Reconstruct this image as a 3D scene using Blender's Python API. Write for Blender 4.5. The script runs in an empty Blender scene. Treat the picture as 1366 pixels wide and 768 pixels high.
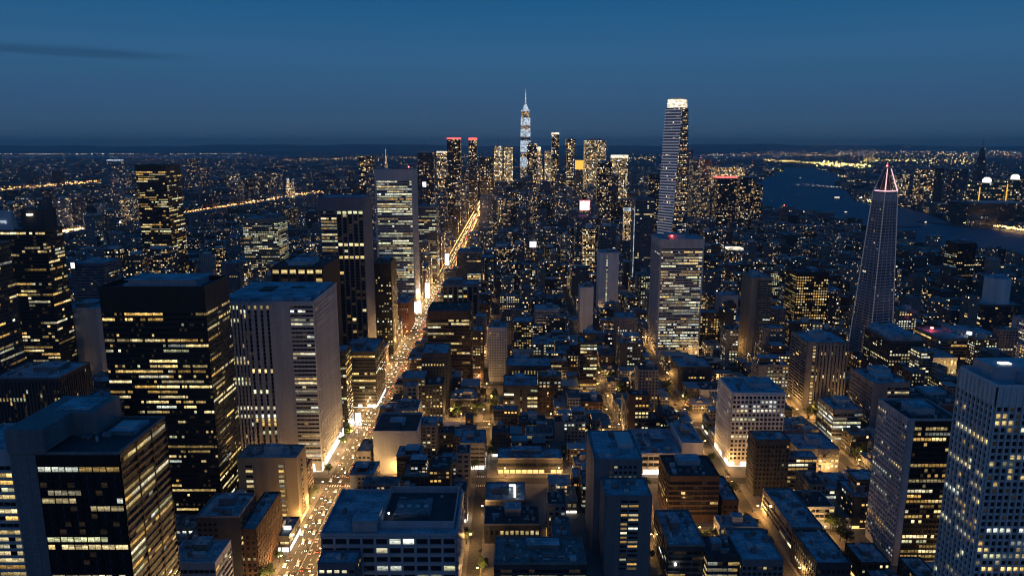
import bpy, math, random
from mathutils import Vector
R = math.radians
rng = random.Random(11)
scene = bpy.context.scene
col = scene.collection

# ------------------------------------------------------------------ camera
F, CX, CY, CAM_H = 960.0, 683.0, 384.0, 280.0
PITCH = R(11.25)
cam = bpy.data.cameras.new('camera'); cam_o = bpy.data.objects.new('camera', cam); col.objects.link(cam_o)
cam.sensor_width = 36; cam.lens = 36 * F / 1366; cam.clip_start = 1; cam.clip_end = 400000
cam_o.location = (0, 0, CAM_H); cam_o.rotation_euler = (R(90) - PITCH, 0, 0)
scene.camera = cam_o

def ang(py): return math.atan((py - CY) / F) + PITCH
def xat(px, Y, drop): return (px - CX) / F * (Y * math.cos(PITCH) + drop * math.sin(PITCH))
def ground(px, py):
    Y = CAM_H / math.tan(ang(py)); return (xat(px, Y, CAM_H), Y)
def project(x, y, z):
    d = CAM_H - z; c = y * math.cos(PITCH) + d * math.sin(PITCH)
    if c <= 1: return (-9999, -9999)
    u = y * math.sin(PITCH) - d * math.cos(PITCH)
    return (CX + F * x / c, CY - F * u / c)

# ------------------------------------------------------------------ materials
def nodes(m):
    m.use_nodes = True; nt = m.node_tree; return nt, nt.nodes, nt.links

def M(name, color, rough=.75, noise=.25, scale=.15, spec=.3, metal=0., streak=False, seams=False):
    """procedural surface: base colour broken up by two noises (and rain streaks)"""
    m = bpy.data.materials.new(name); nt, N, L = nodes(m); b = N['Principled BSDF']
    tc = N.new('ShaderNodeTexCoord'); mp = N.new('ShaderNodeMapping'); L.new(tc.outputs['Object'], mp.inputs[0])
    if streak: mp.inputs['Scale'].default_value = (1.4, 1.4, .06)
    n1 = N.new('ShaderNodeTexNoise'); n1.inputs['Scale'].default_value = scale; n1.inputs['Detail'].default_value = 6
    L.new(mp.outputs[0], n1.inputs['Vector'])
    n2 = N.new('ShaderNodeTexNoise'); n2.inputs['Scale'].default_value = scale * 9; n2.inputs['Detail'].default_value = 3
    L.new(tc.outputs['Object'], n2.inputs['Vector'])
    ad = N.new('ShaderNodeMath'); ad.operation = 'ADD'; L.new(n1.outputs[0], ad.inputs[0]); L.new(n2.outputs[0], ad.inputs[1])
    mr = N.new('ShaderNodeMapRange'); mr.inputs['From Min'].default_value = .6; mr.inputs['From Max'].default_value = 1.4
    mr.inputs['To Min'].default_value = 1 - noise * 1.6; mr.inputs['To Max'].default_value = 1 + noise
    L.new(ad.outputs[0], mr.inputs[0])
    mx = N.new('ShaderNodeVectorMath'); mx.operation = 'SCALE'; mx.inputs[0].default_value = color[:3]
    f = mr.outputs[0]
    if seams:   # membrane lanes with lapped seams and old patches
        bt = N.new('ShaderNodeTexBrick'); bt.inputs['Scale'].default_value = 1.; bt.inputs['Brick Width'].default_value = 9.; bt.inputs['Row Height'].default_value = 2.6; bt.inputs['Mortar Size'].default_value = .12; bt.inputs['Bias'].default_value = -.1
        bt.inputs['Color1'].default_value = (1.12, 1.12, 1.12, 1); bt.inputs['Color2'].default_value = (.72, .72, .72, 1); bt.inputs['Mortar'].default_value = (.45, .45, .45, 1); L.new(tc.outputs['Object'], bt.inputs['Vector'])
        q = N.new('ShaderNodeMath'); q.operation = 'MULTIPLY'; L.new(bt.outputs['Color'], q.inputs[0]); L.new(f, q.inputs[1]); f = q.outputs[0]
    L.new(f, mx.inputs['Scale']); L.new(mx.outputs[0], b.inputs['Base Color'])
    b.inputs['Roughness'].default_value = rough; b.inputs['Specular IOR Level'].default_value = spec; b.inputs['Metallic'].default_value = metal
    return m

def EM(name, color, strength, uneven=0):
    m = bpy.data.materials.new(name); nt, N, L = nodes(m); b = N['Principled BSDF']
    b.inputs['Base Color'].default_value = (.1, .1, .1, 1)
    b.inputs['Emission Color'].default_value = (*color, 1); b.inputs['Emission Strength'].default_value = strength
    if uneven:
        tc = N.new('ShaderNodeTexCoord'); mp = N.new('ShaderNodeMapping'); mp.inputs['Scale'].default_value = (uneven, uneven, uneven * 1.6); L.new(tc.outputs['Object'], mp.inputs[0])
        vo = N.new('ShaderNodeTexVoronoi'); vo.distance = 'CHEBYCHEV'; vo.inputs['Scale'].default_value = 1.; L.new(mp.outputs[0], vo.inputs['Vector'])
        sx = N.new('ShaderNodeSeparateColor'); L.new(vo.outputs['Color'], sx.inputs[0])
        mr = N.new('ShaderNodeMapRange'); mr.inputs['To Min'].default_value = strength * .25; mr.inputs['To Max'].default_value = strength * 1.3; L.new(sx.outputs[0], mr.inputs[0])
        L.new(mr.outputs[0], b.inputs['Emission Strength'])
    m.cycles.emission_sampling = 'NONE'
    return m

def window_glass():
    m = bpy.data.materials.new('window_glass'); nt, N, L = nodes(m); b = N['Principled BSDF']
    b.inputs['Base Color'].default_value = (.012, .016, .022, 1); b.inputs['Roughness'].default_value = .1
    b.inputs['Specular IOR Level'].default_value = .45
    at = N.new('ShaderNodeAttribute'); at.attribute_name = 'emit'
    uv = N.new('ShaderNodeUVMap'); sp = N.new('ShaderNodeSeparateXYZ'); L.new(uv.outputs[0], sp.inputs[0])
    cb = N.new('ShaderNodeCombineXYZ')
    a1 = N.new('ShaderNodeMath'); a1.operation = 'MULTIPLY_ADD'; a1.inputs[1].default_value = 97.; L.new(at.outputs['Alpha'], a1.inputs[0]); L.new(sp.outputs[0], a1.inputs[2])
    L.new(a1.outputs[0], cb.inputs[0]); L.new(sp.outputs[1], cb.inputs[1])
    ns = N.new('ShaderNodeTexNoise'); ns.inputs['Scale'].default_value = 3.2; ns.inputs['Detail'].default_value = 3; L.new(cb.outputs[0], ns.inputs['Vector'])
    mr = N.new('ShaderNodeMapRange'); mr.inputs['From Min'].default_value = .3; mr.inputs['From Max'].default_value = .68; mr.inputs['To Min'].default_value = .3; mr.inputs['To Max'].default_value = 1.25
    L.new(ns.outputs[0], mr.inputs[0])
    # lamps sit under the ceiling: upper part of the pane shows them
    cr = N.new('ShaderNodeValToRGB'); e = cr.color_ramp.elements
    e[0].position = 0.; e[0].color = (.45, .45, .45, 1); e[1].position = .8; e[1].color = (1.25, 1.25, 1.25, 1)
    L.new(sp.outputs[1], cr.inputs[0])
    mu = N.new('ShaderNodeMath'); mu.operation = 'MULTIPLY'; L.new(mr.outputs[0], mu.inputs[0]); L.new(cr.outputs[0], mu.inputs[1])
    # blinds drawn part of the way down some panes
    wn = N.new('ShaderNodeTexWhiteNoise'); wn.noise_dimensions = '1D'; L.new(at.outputs['Alpha'], wn.inputs['W'])
    bl = N.new('ShaderNodeMath'); bl.operation = 'MULTIPLY_ADD'; L.new(wn.outputs[0], bl.inputs[0]); bl.inputs[1].default_value = .9; L.new(sp.outputs[1], bl.inputs[2])
    gt = N.new('ShaderNodeMapRange'); gt.inputs['From Min'].default_value = 1.28; gt.inputs['From Max'].default_value = 1.3; gt.inputs['To Min'].default_value = 1; gt.inputs['To Max'].default_value = .4; L.new(bl.outputs[0], gt.inputs[0])
    m2 = N.new('ShaderNodeMath'); m2.operation = 'MULTIPLY'; L.new(mu.outputs[0], m2.inputs[0]); L.new(gt.outputs[0], m2.inputs[1]); mu = m2
    L.new(at.outputs['Color'], b.inputs['Emission Color']); L.new(mu.outputs[0], b.inputs['Emission Strength'])
    m.cycles.emission_sampling = 'NONE'
    return m

def facade_mat():
    """walls whose small windows are surface pattern: uv in metres, attribute par = seed, share lit, cell width, strength; wcol = wall colour"""
    m = bpy.data.materials.new('windowed_wall'); nt, N, L = nodes(m); b = N['Principled BSDF']
    pa = N.new('ShaderNodeAttribute'); pa.attribute_name = 'par'; sp = N.new('ShaderNodeSeparateColor'); L.new(pa.outputs['Color'], sp.inputs[0])
    wc = N.new('ShaderNodeAttribute'); wc.attribute_name = 'wcol'
    uv = N.new('ShaderNodeUVMap'); su = N.new('ShaderNodeSeparateXYZ'); L.new(uv.outputs[0], su.inputs[0])
    def math_(op, a, bb, c=None):
        n = N.new('ShaderNodeMath'); n.operation = op
        for i, x in enumerate((a, bb, c)):
            if x is None: continue
            if hasattr(x, 'is_linked') or hasattr(x, 'node'): L.new(x, n.inputs[i])
            else: n.inputs[i].default_value = x
        return n.outputs[0]
    ch = math_('MULTIPLY', sp.outputs[2], 1.15)
    U = math_('DIVIDE', su.outputs[0], sp.outputs[2]); V = math_('DIVIDE', su.outputs[1], ch)
    fu = math_('FLOOR', U, None); fv = math_('FLOOR', V, None)
    ru = math_('FRACT', U, None); rv = math_('FRACT', V, None)
    seed = math_('MULTIPLY', sp.outputs[0], 913.)
    c3 = N.new('ShaderNodeCombineXYZ'); L.new(fu, c3.inputs[0]); L.new(fv, c3.inputs[1]); L.new(seed, c3.inputs[2])
    w1 = N.new('ShaderNodeTexWhiteNoise'); w1.noise_dimensions = '3D'; L.new(c3.outputs[0], w1.inputs['Vector'])
    c4 = N.new('ShaderNodeCombineXYZ'); L.new(fv, c4.inputs[0]); L.new(seed, c4.inputs[1]); L.new(math_('FLOOR', math_('MULTIPLY', U, .2), None), c4.inputs[2])
    w2 = N.new('ShaderNodeTexWhiteNoise'); w2.noise_dimensions = '3D'; L.new(c4.outputs[0], w2.inputs['Vector'])
    v = math_('ADD', math_('MULTIPLY', w1.outputs[0], .55), math_('MULTIPLY', w2.outputs[0], .45))
    thr = math_('SUBTRACT', .93, math_('MULTIPLY', sp.outputs[1], .8))
    lit = math_('GREATER_THAN', v, thr)
    mu_ = math_('MULTIPLY', math_('GREATER_THAN', ru, .14), math_('LESS_THAN', ru, .86))
    mv_ = math_('MULTIPLY', math_('GREATER_THAN', rv, .3), math_('LESS_THAN', rv, .82))
    win = math_('MULTIPLY', math_('MULTIPLY', mu_, mv_), math_('GREATER_THAN', sp.outputs[2], .01))
    on = math_('MULTIPLY', win, lit)
    spw = N.new('ShaderNodeSeparateColor'); L.new(w1.outputs['Color'], spw.inputs[0])
    amp = math_('MULTIPLY_ADD', math_('POWER', spw.outputs[1], 4.), 2.6, .18)
    st = math_('MULTIPLY', math_('MULTIPLY', on, amp), pa.outputs['Alpha'])
    ramp = N.new('ShaderNodeValToRGB'); e = ramp.color_ramp.elements
    e[0].position = 0; e[0].color = (1., .46, .13, 1); e[1].position = 1; e[1].color = (.85, .95, 1., 1)
    x = e.new(.45); x.color = (1., .66, .26, 1); x = e.new(.85); x.color = (1., .85, .55, 1)
    L.new(spw.outputs[2], ramp.inputs[0])
    mx = N.new('ShaderNodeMix'); mx.data_type = 'RGBA'; L.new(win, mx.inputs['Factor']); L.new(wc.outputs['Color'], mx.inputs['A']); mx.inputs['B'].default_value = (.015, .018, .024, 1)
    L.new(mx.outputs['Result'], b.inputs['Base Color'])
    ro = math_('MULTIPLY_ADD', win, -.65, .82); L.new(ro, b.inputs['Roughness']); b.inputs['Specular IOR Level'].default_value = .3
    L.new(ramp.outputs[0], b.inputs['Emission Color']); L.new(st, b.inputs['Emission Strength'])
    m.cycles.emission_sampling = 'NONE'
    return m

def attr_emit(name='city_light'):
    m = bpy.data.materials.new(name); nt, N, L = nodes(m); b = N['Principled BSDF']
    b.inputs['Base Color'].default_value = (.05, .05, .05, 1)
    at = N.new('ShaderNodeAttribute'); at.attribute_name = 'emit'
    L.new(at.outputs['Color'], b.inputs['Emission Color']); b.inputs['Emission Strength'].default_value = 1
    m.cycles.emission_sampling = 'NONE'; return m

MAT = dict(
    glass=window_glass(), far=facade_mat(), light=attr_emit(),
    black=M('black_metal', (.009, .009, .010), .4, .3, .2, .5),
    white=M('pale_stone', (.44, .45, .49), .7, .22, .12, streak=True),
    white2=M('white_concrete', (.66, .66, .68), .75, .2, .12, streak=True),
    grey=M('grey_concrete', (.20, .20, .215), .8, .3, .12, streak=True),
    dgrey=M('dark_concrete', (.065, .065, .072), .8, .3, .12, streak=True),
    tan=M('tan_render', (.33, .27, .19), .8, .28, .12, streak=True),
    beige=M('beige_stone', (.27, .245, .21), .8, .26, .12, streak=True),
    brown=M('brown_brick', (.10, .06, .042), .85, .3, .25, streak=True),
    red=M('red_brick', (.12, .05, .036), .85, .3, .25, streak=True),
    blue=M('blue_grey_metal', (.13, .15, .20), .5, .2, .12, .4, streak=True),
    steel=M('steel_cladding', (.40, .42, .48), .45, .2, .12, .5, streak=True),
    roof=M('roof_membrane', (.37, .48, .57), .85, .55, .09, seams=True),
    roofd=M('dark_roof_felt', (.07, .075, .085), .9, .4, .08),
    roofg=M('gravel_roof', (.22, .235, .25), .95, .6, .12),
    plant=M('plant_metal', (.5, .52, .54), .55, .25, .3, .5),
    asphalt=M('asphalt', (.062, .060, .058), .8, .4, .05),
    pave=M('pavement_slabs', (.17, .16, .15), .85, .35, .08),
    paint=M('road_paint', (.75, .74, .70), .7, .3, .5),
    soil=M('city_ground', (.03, .032, .034), .95, .5, .004),
    hill=M('hillside', (.03, .04, .035), 1., .5, .0006),
    bark=M('bark', (.07, .05, .035), .9, .3, 2.),
    pole=M('pole_steel', (.16, .16, .16), .5, .2, 1., .5),
    sign_white=EM('lit_screen_white', (.98, .95, 1.), 3., .25), sign_red=EM('lit_sign_red', (1., .10, .08), 2.6),
    sign_yel=EM('lit_sign_amber', (1., .55, .08), 1.2), beacon=EM('red_beacon', (1., .06, .05), 22.),
    crown=EM('floodlit_crown', (1., .86, .62), 1.7, .16), crownw=EM('floodlit_white', (.72, .86, 1.), .75, .12), pink=EM('pink_strip_light', (1., .6, .66), 1.3), rib_glow=EM('lit_rib_glow', (.8, .78, 1.), .1), led=EM('floodlit_balcony_glow', (.72, .74, 1.), .26),  # balcony and rib glow: light falling on them put into the material
    shop=EM('shopfront_light', (1., .6, .2), 1.6), shopw=EM('shopfront_white', (1., .92, .75), 3.0),
    lamp=EM('sodium_lamp', (1., .58, .2), 30.), lampw=EM('white_lamp', (1., .9, .75), 30.), head=EM('headlamp', (1., .86, .62), 26.), tail=EM('tail_lamp', (1., .08, .04), 26.),
)
def leaf_mat():
    m = bpy.data.materials.new('leaves'); nt, N, L = nodes(m); b = N['Principled BSDF']
    tc = N.new('ShaderNodeTexCoord'); n = N.new('ShaderNodeTexNoise'); n.inputs['Scale'].default_value = .5; L.new(tc.outputs['Object'], n.inputs['Vector'])
    r = N.new('ShaderNodeValToRGB'); e = r.color_ramp.elements; e[0].position = .3; e[0].color = (.02, .04, .012, 1); e[1].position = .7; e[1].color = (.07, .11, .03, 1)
    L.new(n.outputs[0], r.inputs[0]); L.new(r.outputs[0], b.inputs['Base Color']); b.inputs['Roughness'].default_value = .7
    return m
MAT['leaf'] = leaf_mat()
def water_mat():
    m = bpy.data.materials.new('river_water'); nt, N, L = nodes(m); b = N['Principled BSDF']
    b.inputs['Base Color'].default_value = (.02, .11, .18, 1); b.inputs['Roughness'].default_value = .5; b.inputs['IOR'].default_value = 1.33
    tc = N.new('ShaderNodeTexCoord'); n = N.new('ShaderNodeTexNoise'); n.inputs['Scale'].default_value = .03; n.inputs['Detail'].default_value = 5; L.new(tc.outputs['Object'], n.inputs['Vector'])
    bp = N.new('ShaderNodeBump'); bp.inputs['Strength'].default_value = .8; bp.inputs['Distance'].default_value = 8; L.new(n.outputs[0], bp.inputs['Height']); L.new(bp.outputs[0], b.inputs['Normal'])
    return m
MAT['water'] = water_mat()

# ------------------------------------------------------------------ mesh builder
class MB:
    def __init__(s): s.v = []; s.f = []; s.uv = []; s.c = []; s.p = []; s.w = []; s.mi = []
    def face(s, pts, uv=None, c=(0, 0, 0, 0), p=None, w=None, mi=0):
        i = len(s.v); s.v.extend(tuple(q) for q in pts); n = len(pts); s.f.append(tuple(range(i, i + n)))
        s.uv.extend(uv if uv else [(0, 0)] * n); s.c.append(c); s.p.append(p or (0, 0, 0, 0)); s.w.append(w or (0, 0, 0, 1)); s.mi.append(mi)
    def box(s, x0, x1, y0, y1, z0, z1, bottom=False, mi=0, top=True):
        a, b, c, d = (x0, y0), (x1, y0), (x1, y1), (x0, y1)
        for p, q in ((a, b), (b, c), (c, d), (d, a)):
            s.face([(*p, z0), (*q, z0), (*q, z1), (*p, z1)], mi=mi)
        if top: s.face([(*a, z1), (*b, z1), (*c, z1), (*d, z1)], mi=mi)
        if bottom: s.face([(*d, z0), (*c, z0), (*b, z0), (*a, z0)], mi=mi)
    def cyl(s, x, y, z0, z1, r0, r1=None, n=10, mi=0, cap=True):
        r1 = r0 if r1 is None else r1
        P = [(math.cos(2 * math.pi * k / n), math.sin(2 * math.pi * k / n)) for k in range(n)]
        for k in range(n):
            a, b = P[k], P[(k + 1) % n]
            s.face([(x + a[0] * r0, y + a[1] * r0, z0), (x + b[0] * r0, y + b[1] * r0, z0), (x + b[0] * r1, y + b[1] * r1, z1), (x + a[0] * r1, y + a[1] * r1, z1)], mi=mi)
        if cap and r1 > 0: s.face([(x + a[0] * r1, y + a[1] * r1, z1) for a in P], mi=mi)
    def bar(s, a, b, r0, r1=None, n=6):
        a, b = Vector(a), Vector(b); r1 = r0 if r1 is None else r1
        d = (b - a).normalized(); e = d.orthogonal().normalized(); g = d.cross(e)
        A = [a + (e * math.cos(t) + g * math.sin(t)) * r0 for t in [2 * math.pi * k / n for k in range(n)]]
        B = [b + (e * math.cos(t) + g * math.sin(t)) * r1 for t in [2 * math.pi * k / n for k in range(n)]]
        for k in range(n): s.face([A[k], A[(k + 1) % n], B[(k + 1) % n], B[k]])
        s.face(B); s.face(A[::-1])
    def loft(s, secs, p=(0, 0, 0, 0), w=(.2, .2, .2, 1), cap=True, mi=0):
        """secs = [(z, [(x,y)..])] walls with uv in metres"""
        for (z0, A), (z1, B) in zip(secs, secs[1:]):
            n = len(A); u = 0
            for k in range(n):
                a, b, c, d = A[k], A[(k + 1) % n], B[(k + 1) % n], B[k]
                l = math.hypot(b[0] - a[0], b[1] - a[1])
                s.face([(*a, z0), (*b, z0), (*c, z1), (*d, z1)], uv=[(u, z0), (u + l, z0), (u + l, z1), (u, z1)], p=p, w=w, mi=mi)
                u += l + 7.3
        if cap: s.face([(*q, secs[-1][0]) for q in secs[-1][1]], w=(.1, .11, .13, 1), mi=mi)
    def mesh(s, name, mats):
        me = bpy.data.meshes.new(name); me.from_pydata(s.v, [], s.f)
        ul = me.uv_layers.new(name='UVMap'); ul.data.foreach_set('uv', [x for q in s.uv for x in q])
        for an, data in (('emit', s.c), ('par', s.p), ('wcol', s.w)):
            if any(any(q[:3]) or q[3] not in (0, 1) for q in data):
                a = me.attributes.new(an, 'FLOAT_COLOR', 'FACE'); a.data.foreach_set('color', [x for q in data for x in q])
        if not isinstance(mats, (list, tuple)): mats = [mats]
        for m in mats: me.materials.append(MAT[m] if isinstance(m, str) else m)
        if len(mats) > 1: me.polygons.foreach_set('material_index', s.mi)
        me.update(); return me
    def build(s, name, mats, parent=None):
        if not s.f: return None
        o = bpy.data.objects.new(name, s.mesh(name, mats)); col.objects.link(o)
        if parent: o.parent = parent
        return o

LABELS = set()
def tag(o, label=None, cat=None, group=None, kind=None):
    if label: o['label'] = label; LABELS.add(label)
    if cat: o['category'] = cat
    if group: o['group'] = group
    if kind: o['kind'] = kind
    return o
def empty(name, loc, rz=0):
    o = bpy.data.objects.new(name, None); col.objects.link(o); o.location = loc; o.rotation_euler = (0, 0, rz); o.empty_display_size = 2; return o
def copy_tree(o, loc, rz=0):
    c = o.copy(); col.objects.link(c); c.location = loc; c.rotation_euler = (0, 0, rz)
    for ch in list(o.children):
        d = ch.copy(); col.objects.link(d); d.parent = c
        for g in list(ch.children):
            h = g.copy(); col.objects.link(h); h.parent = d
    return c

# ------------------------------------------------------------------ lit rooms
WARM = [(1., .66, .22), (1., .74, .30), (1., .80, .40), (1., .58, .15)]
COOL = [(.92, .93, .52), (1., .90, .58), (.90, .96, .80)]
def room(r, tone):
    c = r.choice(COOL if r.random() < tone else WARM); k = r.choice((.3, .5, .75, 1., 1.3, 1.8)) * (.8 + .4 * r.random())
    return tuple(x * k for x in c)
def lit_row(n, r, prow, pin, tone, run=4):
    """one storey of rooms: offices light up in runs"""
    out = []
    on = r.random() < pin; rowlit = r.random() < prow; base = room(r, tone)
    left = r.randint(1, run * 2)
    for j in range(n):
        if left <= 0: on = r.random() < pin; left = r.randint(1, run * 2); base = room(r, tone) if r.random() < .5 else base
        left -= 1
        if rowlit and on and r.random() < .93:
            k = .6 + .7 * r.random(); out.append((base[0] * k, base[1] * k, base[2] * k, r.random()))
        elif r.random() < .02: c = room(r, tone); out.append((*c, r.random()))
        elif r.random() < .12: out.append((.03, .02, .01, r.random()))
        else: out.append((0, 0, 0, r.random()))
    return out

# ------------------------------------------------------------------ a building with real relief
HERO_BOX = []      # footprints
REF = []           # (short phrase, x, y) for describing neighbours
def facer(W, D):
    return {'F': (W, lambda u, z, d: (-W / 2 + u, -D / 2 - d, z)), 'R': (D, lambda u, z, d: (W / 2 + d, -D / 2 + u, z)),
            'L': (D, lambda u, z, d: (-W / 2 - d, D / 2 - u, z)), 'B': (W, lambda u, z, d: (W / 2 - u, D / 2 + d, z))}
def fbox(mb, P, u0, u1, z0, z1, d, mi=0):
    b = -.02
    q = lambda *c: mb.face([P(*x) for x in c], mi=mi)
    q((u0, z0, d), (u1, z0, d), (u1, z1, d), (u0, z1, d)); q((u0, z0, b), (u0, z0, d), (u0, z1, d), (u0, z1, b)); q((u1, z0, d), (u1, z0, b), (u1, z1, b), (u1, z1, d))
    q((u0, z1, d), (u1, z1, d), (u1, z1, b), (u0, z1, b)); q((u0, z0, b), (u1, z0, b), (u1, z0, d), (u0, z0, d))

def roof_gear(root, W, D, z, r, n, box=None, mats=('plant', 'grey')):
    if box is None and min(W, D) > 12 and r.random() < .8: box = (r.uniform(-.2, .2), r.uniform(-.1, .25), r.uniform(.25, .5), r.uniform(.25, .5), r.uniform(3, 6))
    taken = []
    if box:
        bx, by, bw, bd, bh = box; x, y, w, d = bx * W, by * D, bw * W, bd * D
        m = MB(); m.box(x - w / 2, x + w / 2, y - d / 2, y + d / 2, z, z + bh)
        o = m.build('roof_penthouse', r.choice(mats), root); taken.append((x, y, w / 2 + 1, d / 2 + 1))
        l = MB(); l.box(x - w / 2 - .25, x + w / 2 + .25, y - d / 2 - .25, y + d / 2 + .25, z + bh + .003, z + bh + .35, bottom=True); l.build('roof_cap', 'roof', o)
        if w > 6:
            for k in range(r.randint(1, 3)):
                fx = x + r.uniform(-.35, .35) * w; fy = y + r.uniform(-.3, .3) * d
                c = MB(); c.cyl(fx, fy, z + bh + .36, z + bh + 1.5, min(1.3, w * .12), n=10); c.build('roof_fan', 'plant', o)
    for _ in range(n):
        for t in range(8):
            w, d, h = r.uniform(1.5, 5), r.uniform(1.5, 5), r.uniform(1, 3)
            x, y = r.uniform(-.42, .42) * W, r.uniform(-.42, .42) * D
            if abs(x) + w / 2 > W / 2 - .8 or abs(y) + d / 2 > D / 2 - .8: continue
            if any(abs(x - a) < w / 2 + c and abs(y - b) < d / 2 + e for a, b, c, e in taken): continue
            taken.append((x, y, w / 2 + .3, d / 2 + .3)); m = MB(); k = r.random()
            if k < .5: m.box(x - w / 2, x + w / 2, y - d / 2, y + d / 2, z + .3, z + .3 + h, bottom=True); m.box(x - w * .4, x + w * .4, y - d * .4, y + d * .4, z, z + .3); m.build('air_handler', r.choice(('plant', 'grey', 'roofg')), root)
            elif k < .7: m.box(x - w / 2, x + w / 2, y - .35, y + .35, z + .5, z + 1.2, bottom=True); m.box(x - w / 2 + .1, x - w / 2 + .7, y - .3, y + .3, z, z + .5); m.box(x + w / 2 - .7, x + w / 2 - .1, y - .3, y + .3, z, z + .5); m.build('duct', 'plant', root)
            elif k < .84: m.cyl(x, y, z, z + h * .9, w * .3, n=12); m.build('roof_fan', 'plant', root)
            elif k < .92: m.cyl(x, y, z + 1.2, z + 1.2 + h, w * .4, n=12); [m.box(x + a - .1, x + a + .1, y + b - .1, y + b + .1, z, z + 1.25) for a in (-w * .25, w * .25) for b in (-w * .25, w * .25)]; m.build('water_tank', 'grey', root)
            else: m.bar((x, y, z), (x, y, z + h * 3.2), .12, .05); m.build('aerial', 'pole', root)
            break

def building(name, label, cat, X, Y, W, D, Z, wall='grey', faces=None, fh=3.7, base=5., crown=3., prow=.5, pin=.5, tone=.3, rot=0., roof='roof', par=1.2,
             parts=True, gear=5, box=None, seed=0, run=4, shop=None, group=None, sides='FRL', short=None, extra=None, foot=True):
    """X = centre, Y = front plane. faces: {'F': [(f0, f1, style, bay, opts)...]} with style ribbon / fins / grid / blank / glass"""
    r = random.Random(seed * 7919 + int(X * 13 + Y * 7))
    root = empty(name, (X, Y + D / 2, .16), rot); tag(root, label, cat, group)
    if foot: HERO_BOX.append((X - W / 2 - 1, X + W / 2 + 1, Y - 1, Y + D + 1))
    if short: REF.append((short, X, Y + D / 2))
    FC = facer(W, D); walls = MB(); walls.box(-W / 2, W / 2, -D / 2, D / 2, 0, Z, top=False)
    faces = faces or {}; default = faces.get('*', [(0, 1, 'grid', 3.2, {})])
    nwin = 0; strips = []; rest = MB()
    nf = max(1, int((Z - base - crown) / fh)); fh = (Z - base - crown) / nf; zb = base
    rows = {}
    for fc in sides:
        Lf, P = FC[fc]
        for (f0, f1, style, bay, op) in faces.get(fc, default):
            u0, u1 = f0 * Lf, f1 * Lf; n = max(1, int((u1 - u0) / bay)); bw = (u1 - u0) / n
            g = op.get; pd = g('d', .5); mi = 1 if g('dk') else 0; pr, pi, tn = g('prow', prow), g('pin', pin), g('tone', tone)
            ztop = Z - g('crown', crown); nfl = max(1, round((ztop - zb) / fh)); h = (ztop - zb) / nfl
            if style == 'blank':
                for j in range(n): fbox(walls, P, u0 + j * bw + .12, u0 + (j + 1) * bw - .12, .3, Z - .3, .12)
                continue
            if style == 'ribbon': mg, sill, head, ps = g('mg', .03), g('sill', .30), g('head', .12), g('ps', 4)
            elif style == 'fins': mg, sill, head, ps = g('mg', .2), g('sill', .05), g('head', .04), 1
            elif style == 'glass': mg, sill, head, ps = g('mg', .04), g('sill', .14), g('head', .06), g('ps', 1)
            else: mg, sill, head, ps = g('mg', .17), g('sill', .28), g('head', .18), 1
            # solid parts of the skin
            if zb > .5: fbox(walls, P, u0, u1, zb - .9, zb + sill * h, pd * .6, mi)
            if Z - ztop > .3: fbox(walls, P, u0, u1, ztop - head * h, Z - .02, pd * .6, mi)
            for i in range(1, nfl):
                dd = pd * (.35 if style == 'fins' else .75 if style == 'ribbon' else .3 if style == 'glass' else .8)
                fbox(walls, P, u0, u1, zb + i * h - head * h, zb + i * h + sill * h, dd, mi)
            for j in range(0, n + 1, ps):
                c = u0 + j * bw; hw = max(.14, mg * bw) if style != 'ribbon' else .18
                a, b_ = max(u0, c - hw), min(u1, c + hw)
                fbox(walls, P, a, b_, .0 if style == 'fins' else zb - .9, Z - (.04 if style == 'fins' else .06), pd * (1.3 if style == 'fins' else 1.), mi)
            top_part = []
            for i in range(nfl):
                key = (fc, i, round(f0, 2)); z0, z1 = zb + i * h + sill * h, zb + (i + 1) * h - head * h
                row = lit_row(n, r, g('rows', {}).get(i, pr), pi, tn, run); mb = MB()
                tgt = mb if parts else rest
                for j in range(n):
                    a, b_ = u0 + (j + mg * (.9 if style != 'ribbon' else 1)) * bw, u0 + (j + 1 - mg * (.9 if style != 'ribbon' else 1)) * bw
                    (tgt if parts else walls).face([P(a, z0, .04), P(b_, z0, .04), P(b_, z1, .04), P(a, z1, .04)], uv=[(0, 0), (1, 0), (1, 1), (0, 1)], c=row[j], mi=0 if parts else 2)
                if parts:
                    mb.face([P(u0 + mg * bw, z0 - .06, .04), P(u1 - mg * bw, z0 - .06, .04), P(u1 - mg * bw, z0, .04), P(u0 + mg * bw, z0, .04)])   # sill rail under the panes
                    strips.append((z1, mb))
        # plain corners
    wo = walls.build('wall_shell', (wall, 'black', 'glass') if any(walls.mi) else wall, root)
    strips.sort(key=lambda t: -t[0])
    for k, (z, mb) in enumerate(strips):
        if k < 96: mb.build('window_row', 'glass', root)
        else:
            off = len(rest.v); rest.v += mb.v; rest.f += [tuple(i + off for i in f) for f in mb.f]; rest.uv += mb.uv; rest.c += mb.c; rest.p += mb.p; rest.w += mb.w; rest.mi += mb.mi
    if rest.f:
        o = rest.build('window_rows' if parts else 'glazing', 'glass', root)
        if parts: o['kind'] = 'stuff'
    m = MB(); t = .35
    m.box(-W / 2 + .05, W / 2 - .05, -D / 2 + .05, D / 2 - .05, Z - .5, Z - .02 - 0.0); m.build('roof', roof, root)
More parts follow.
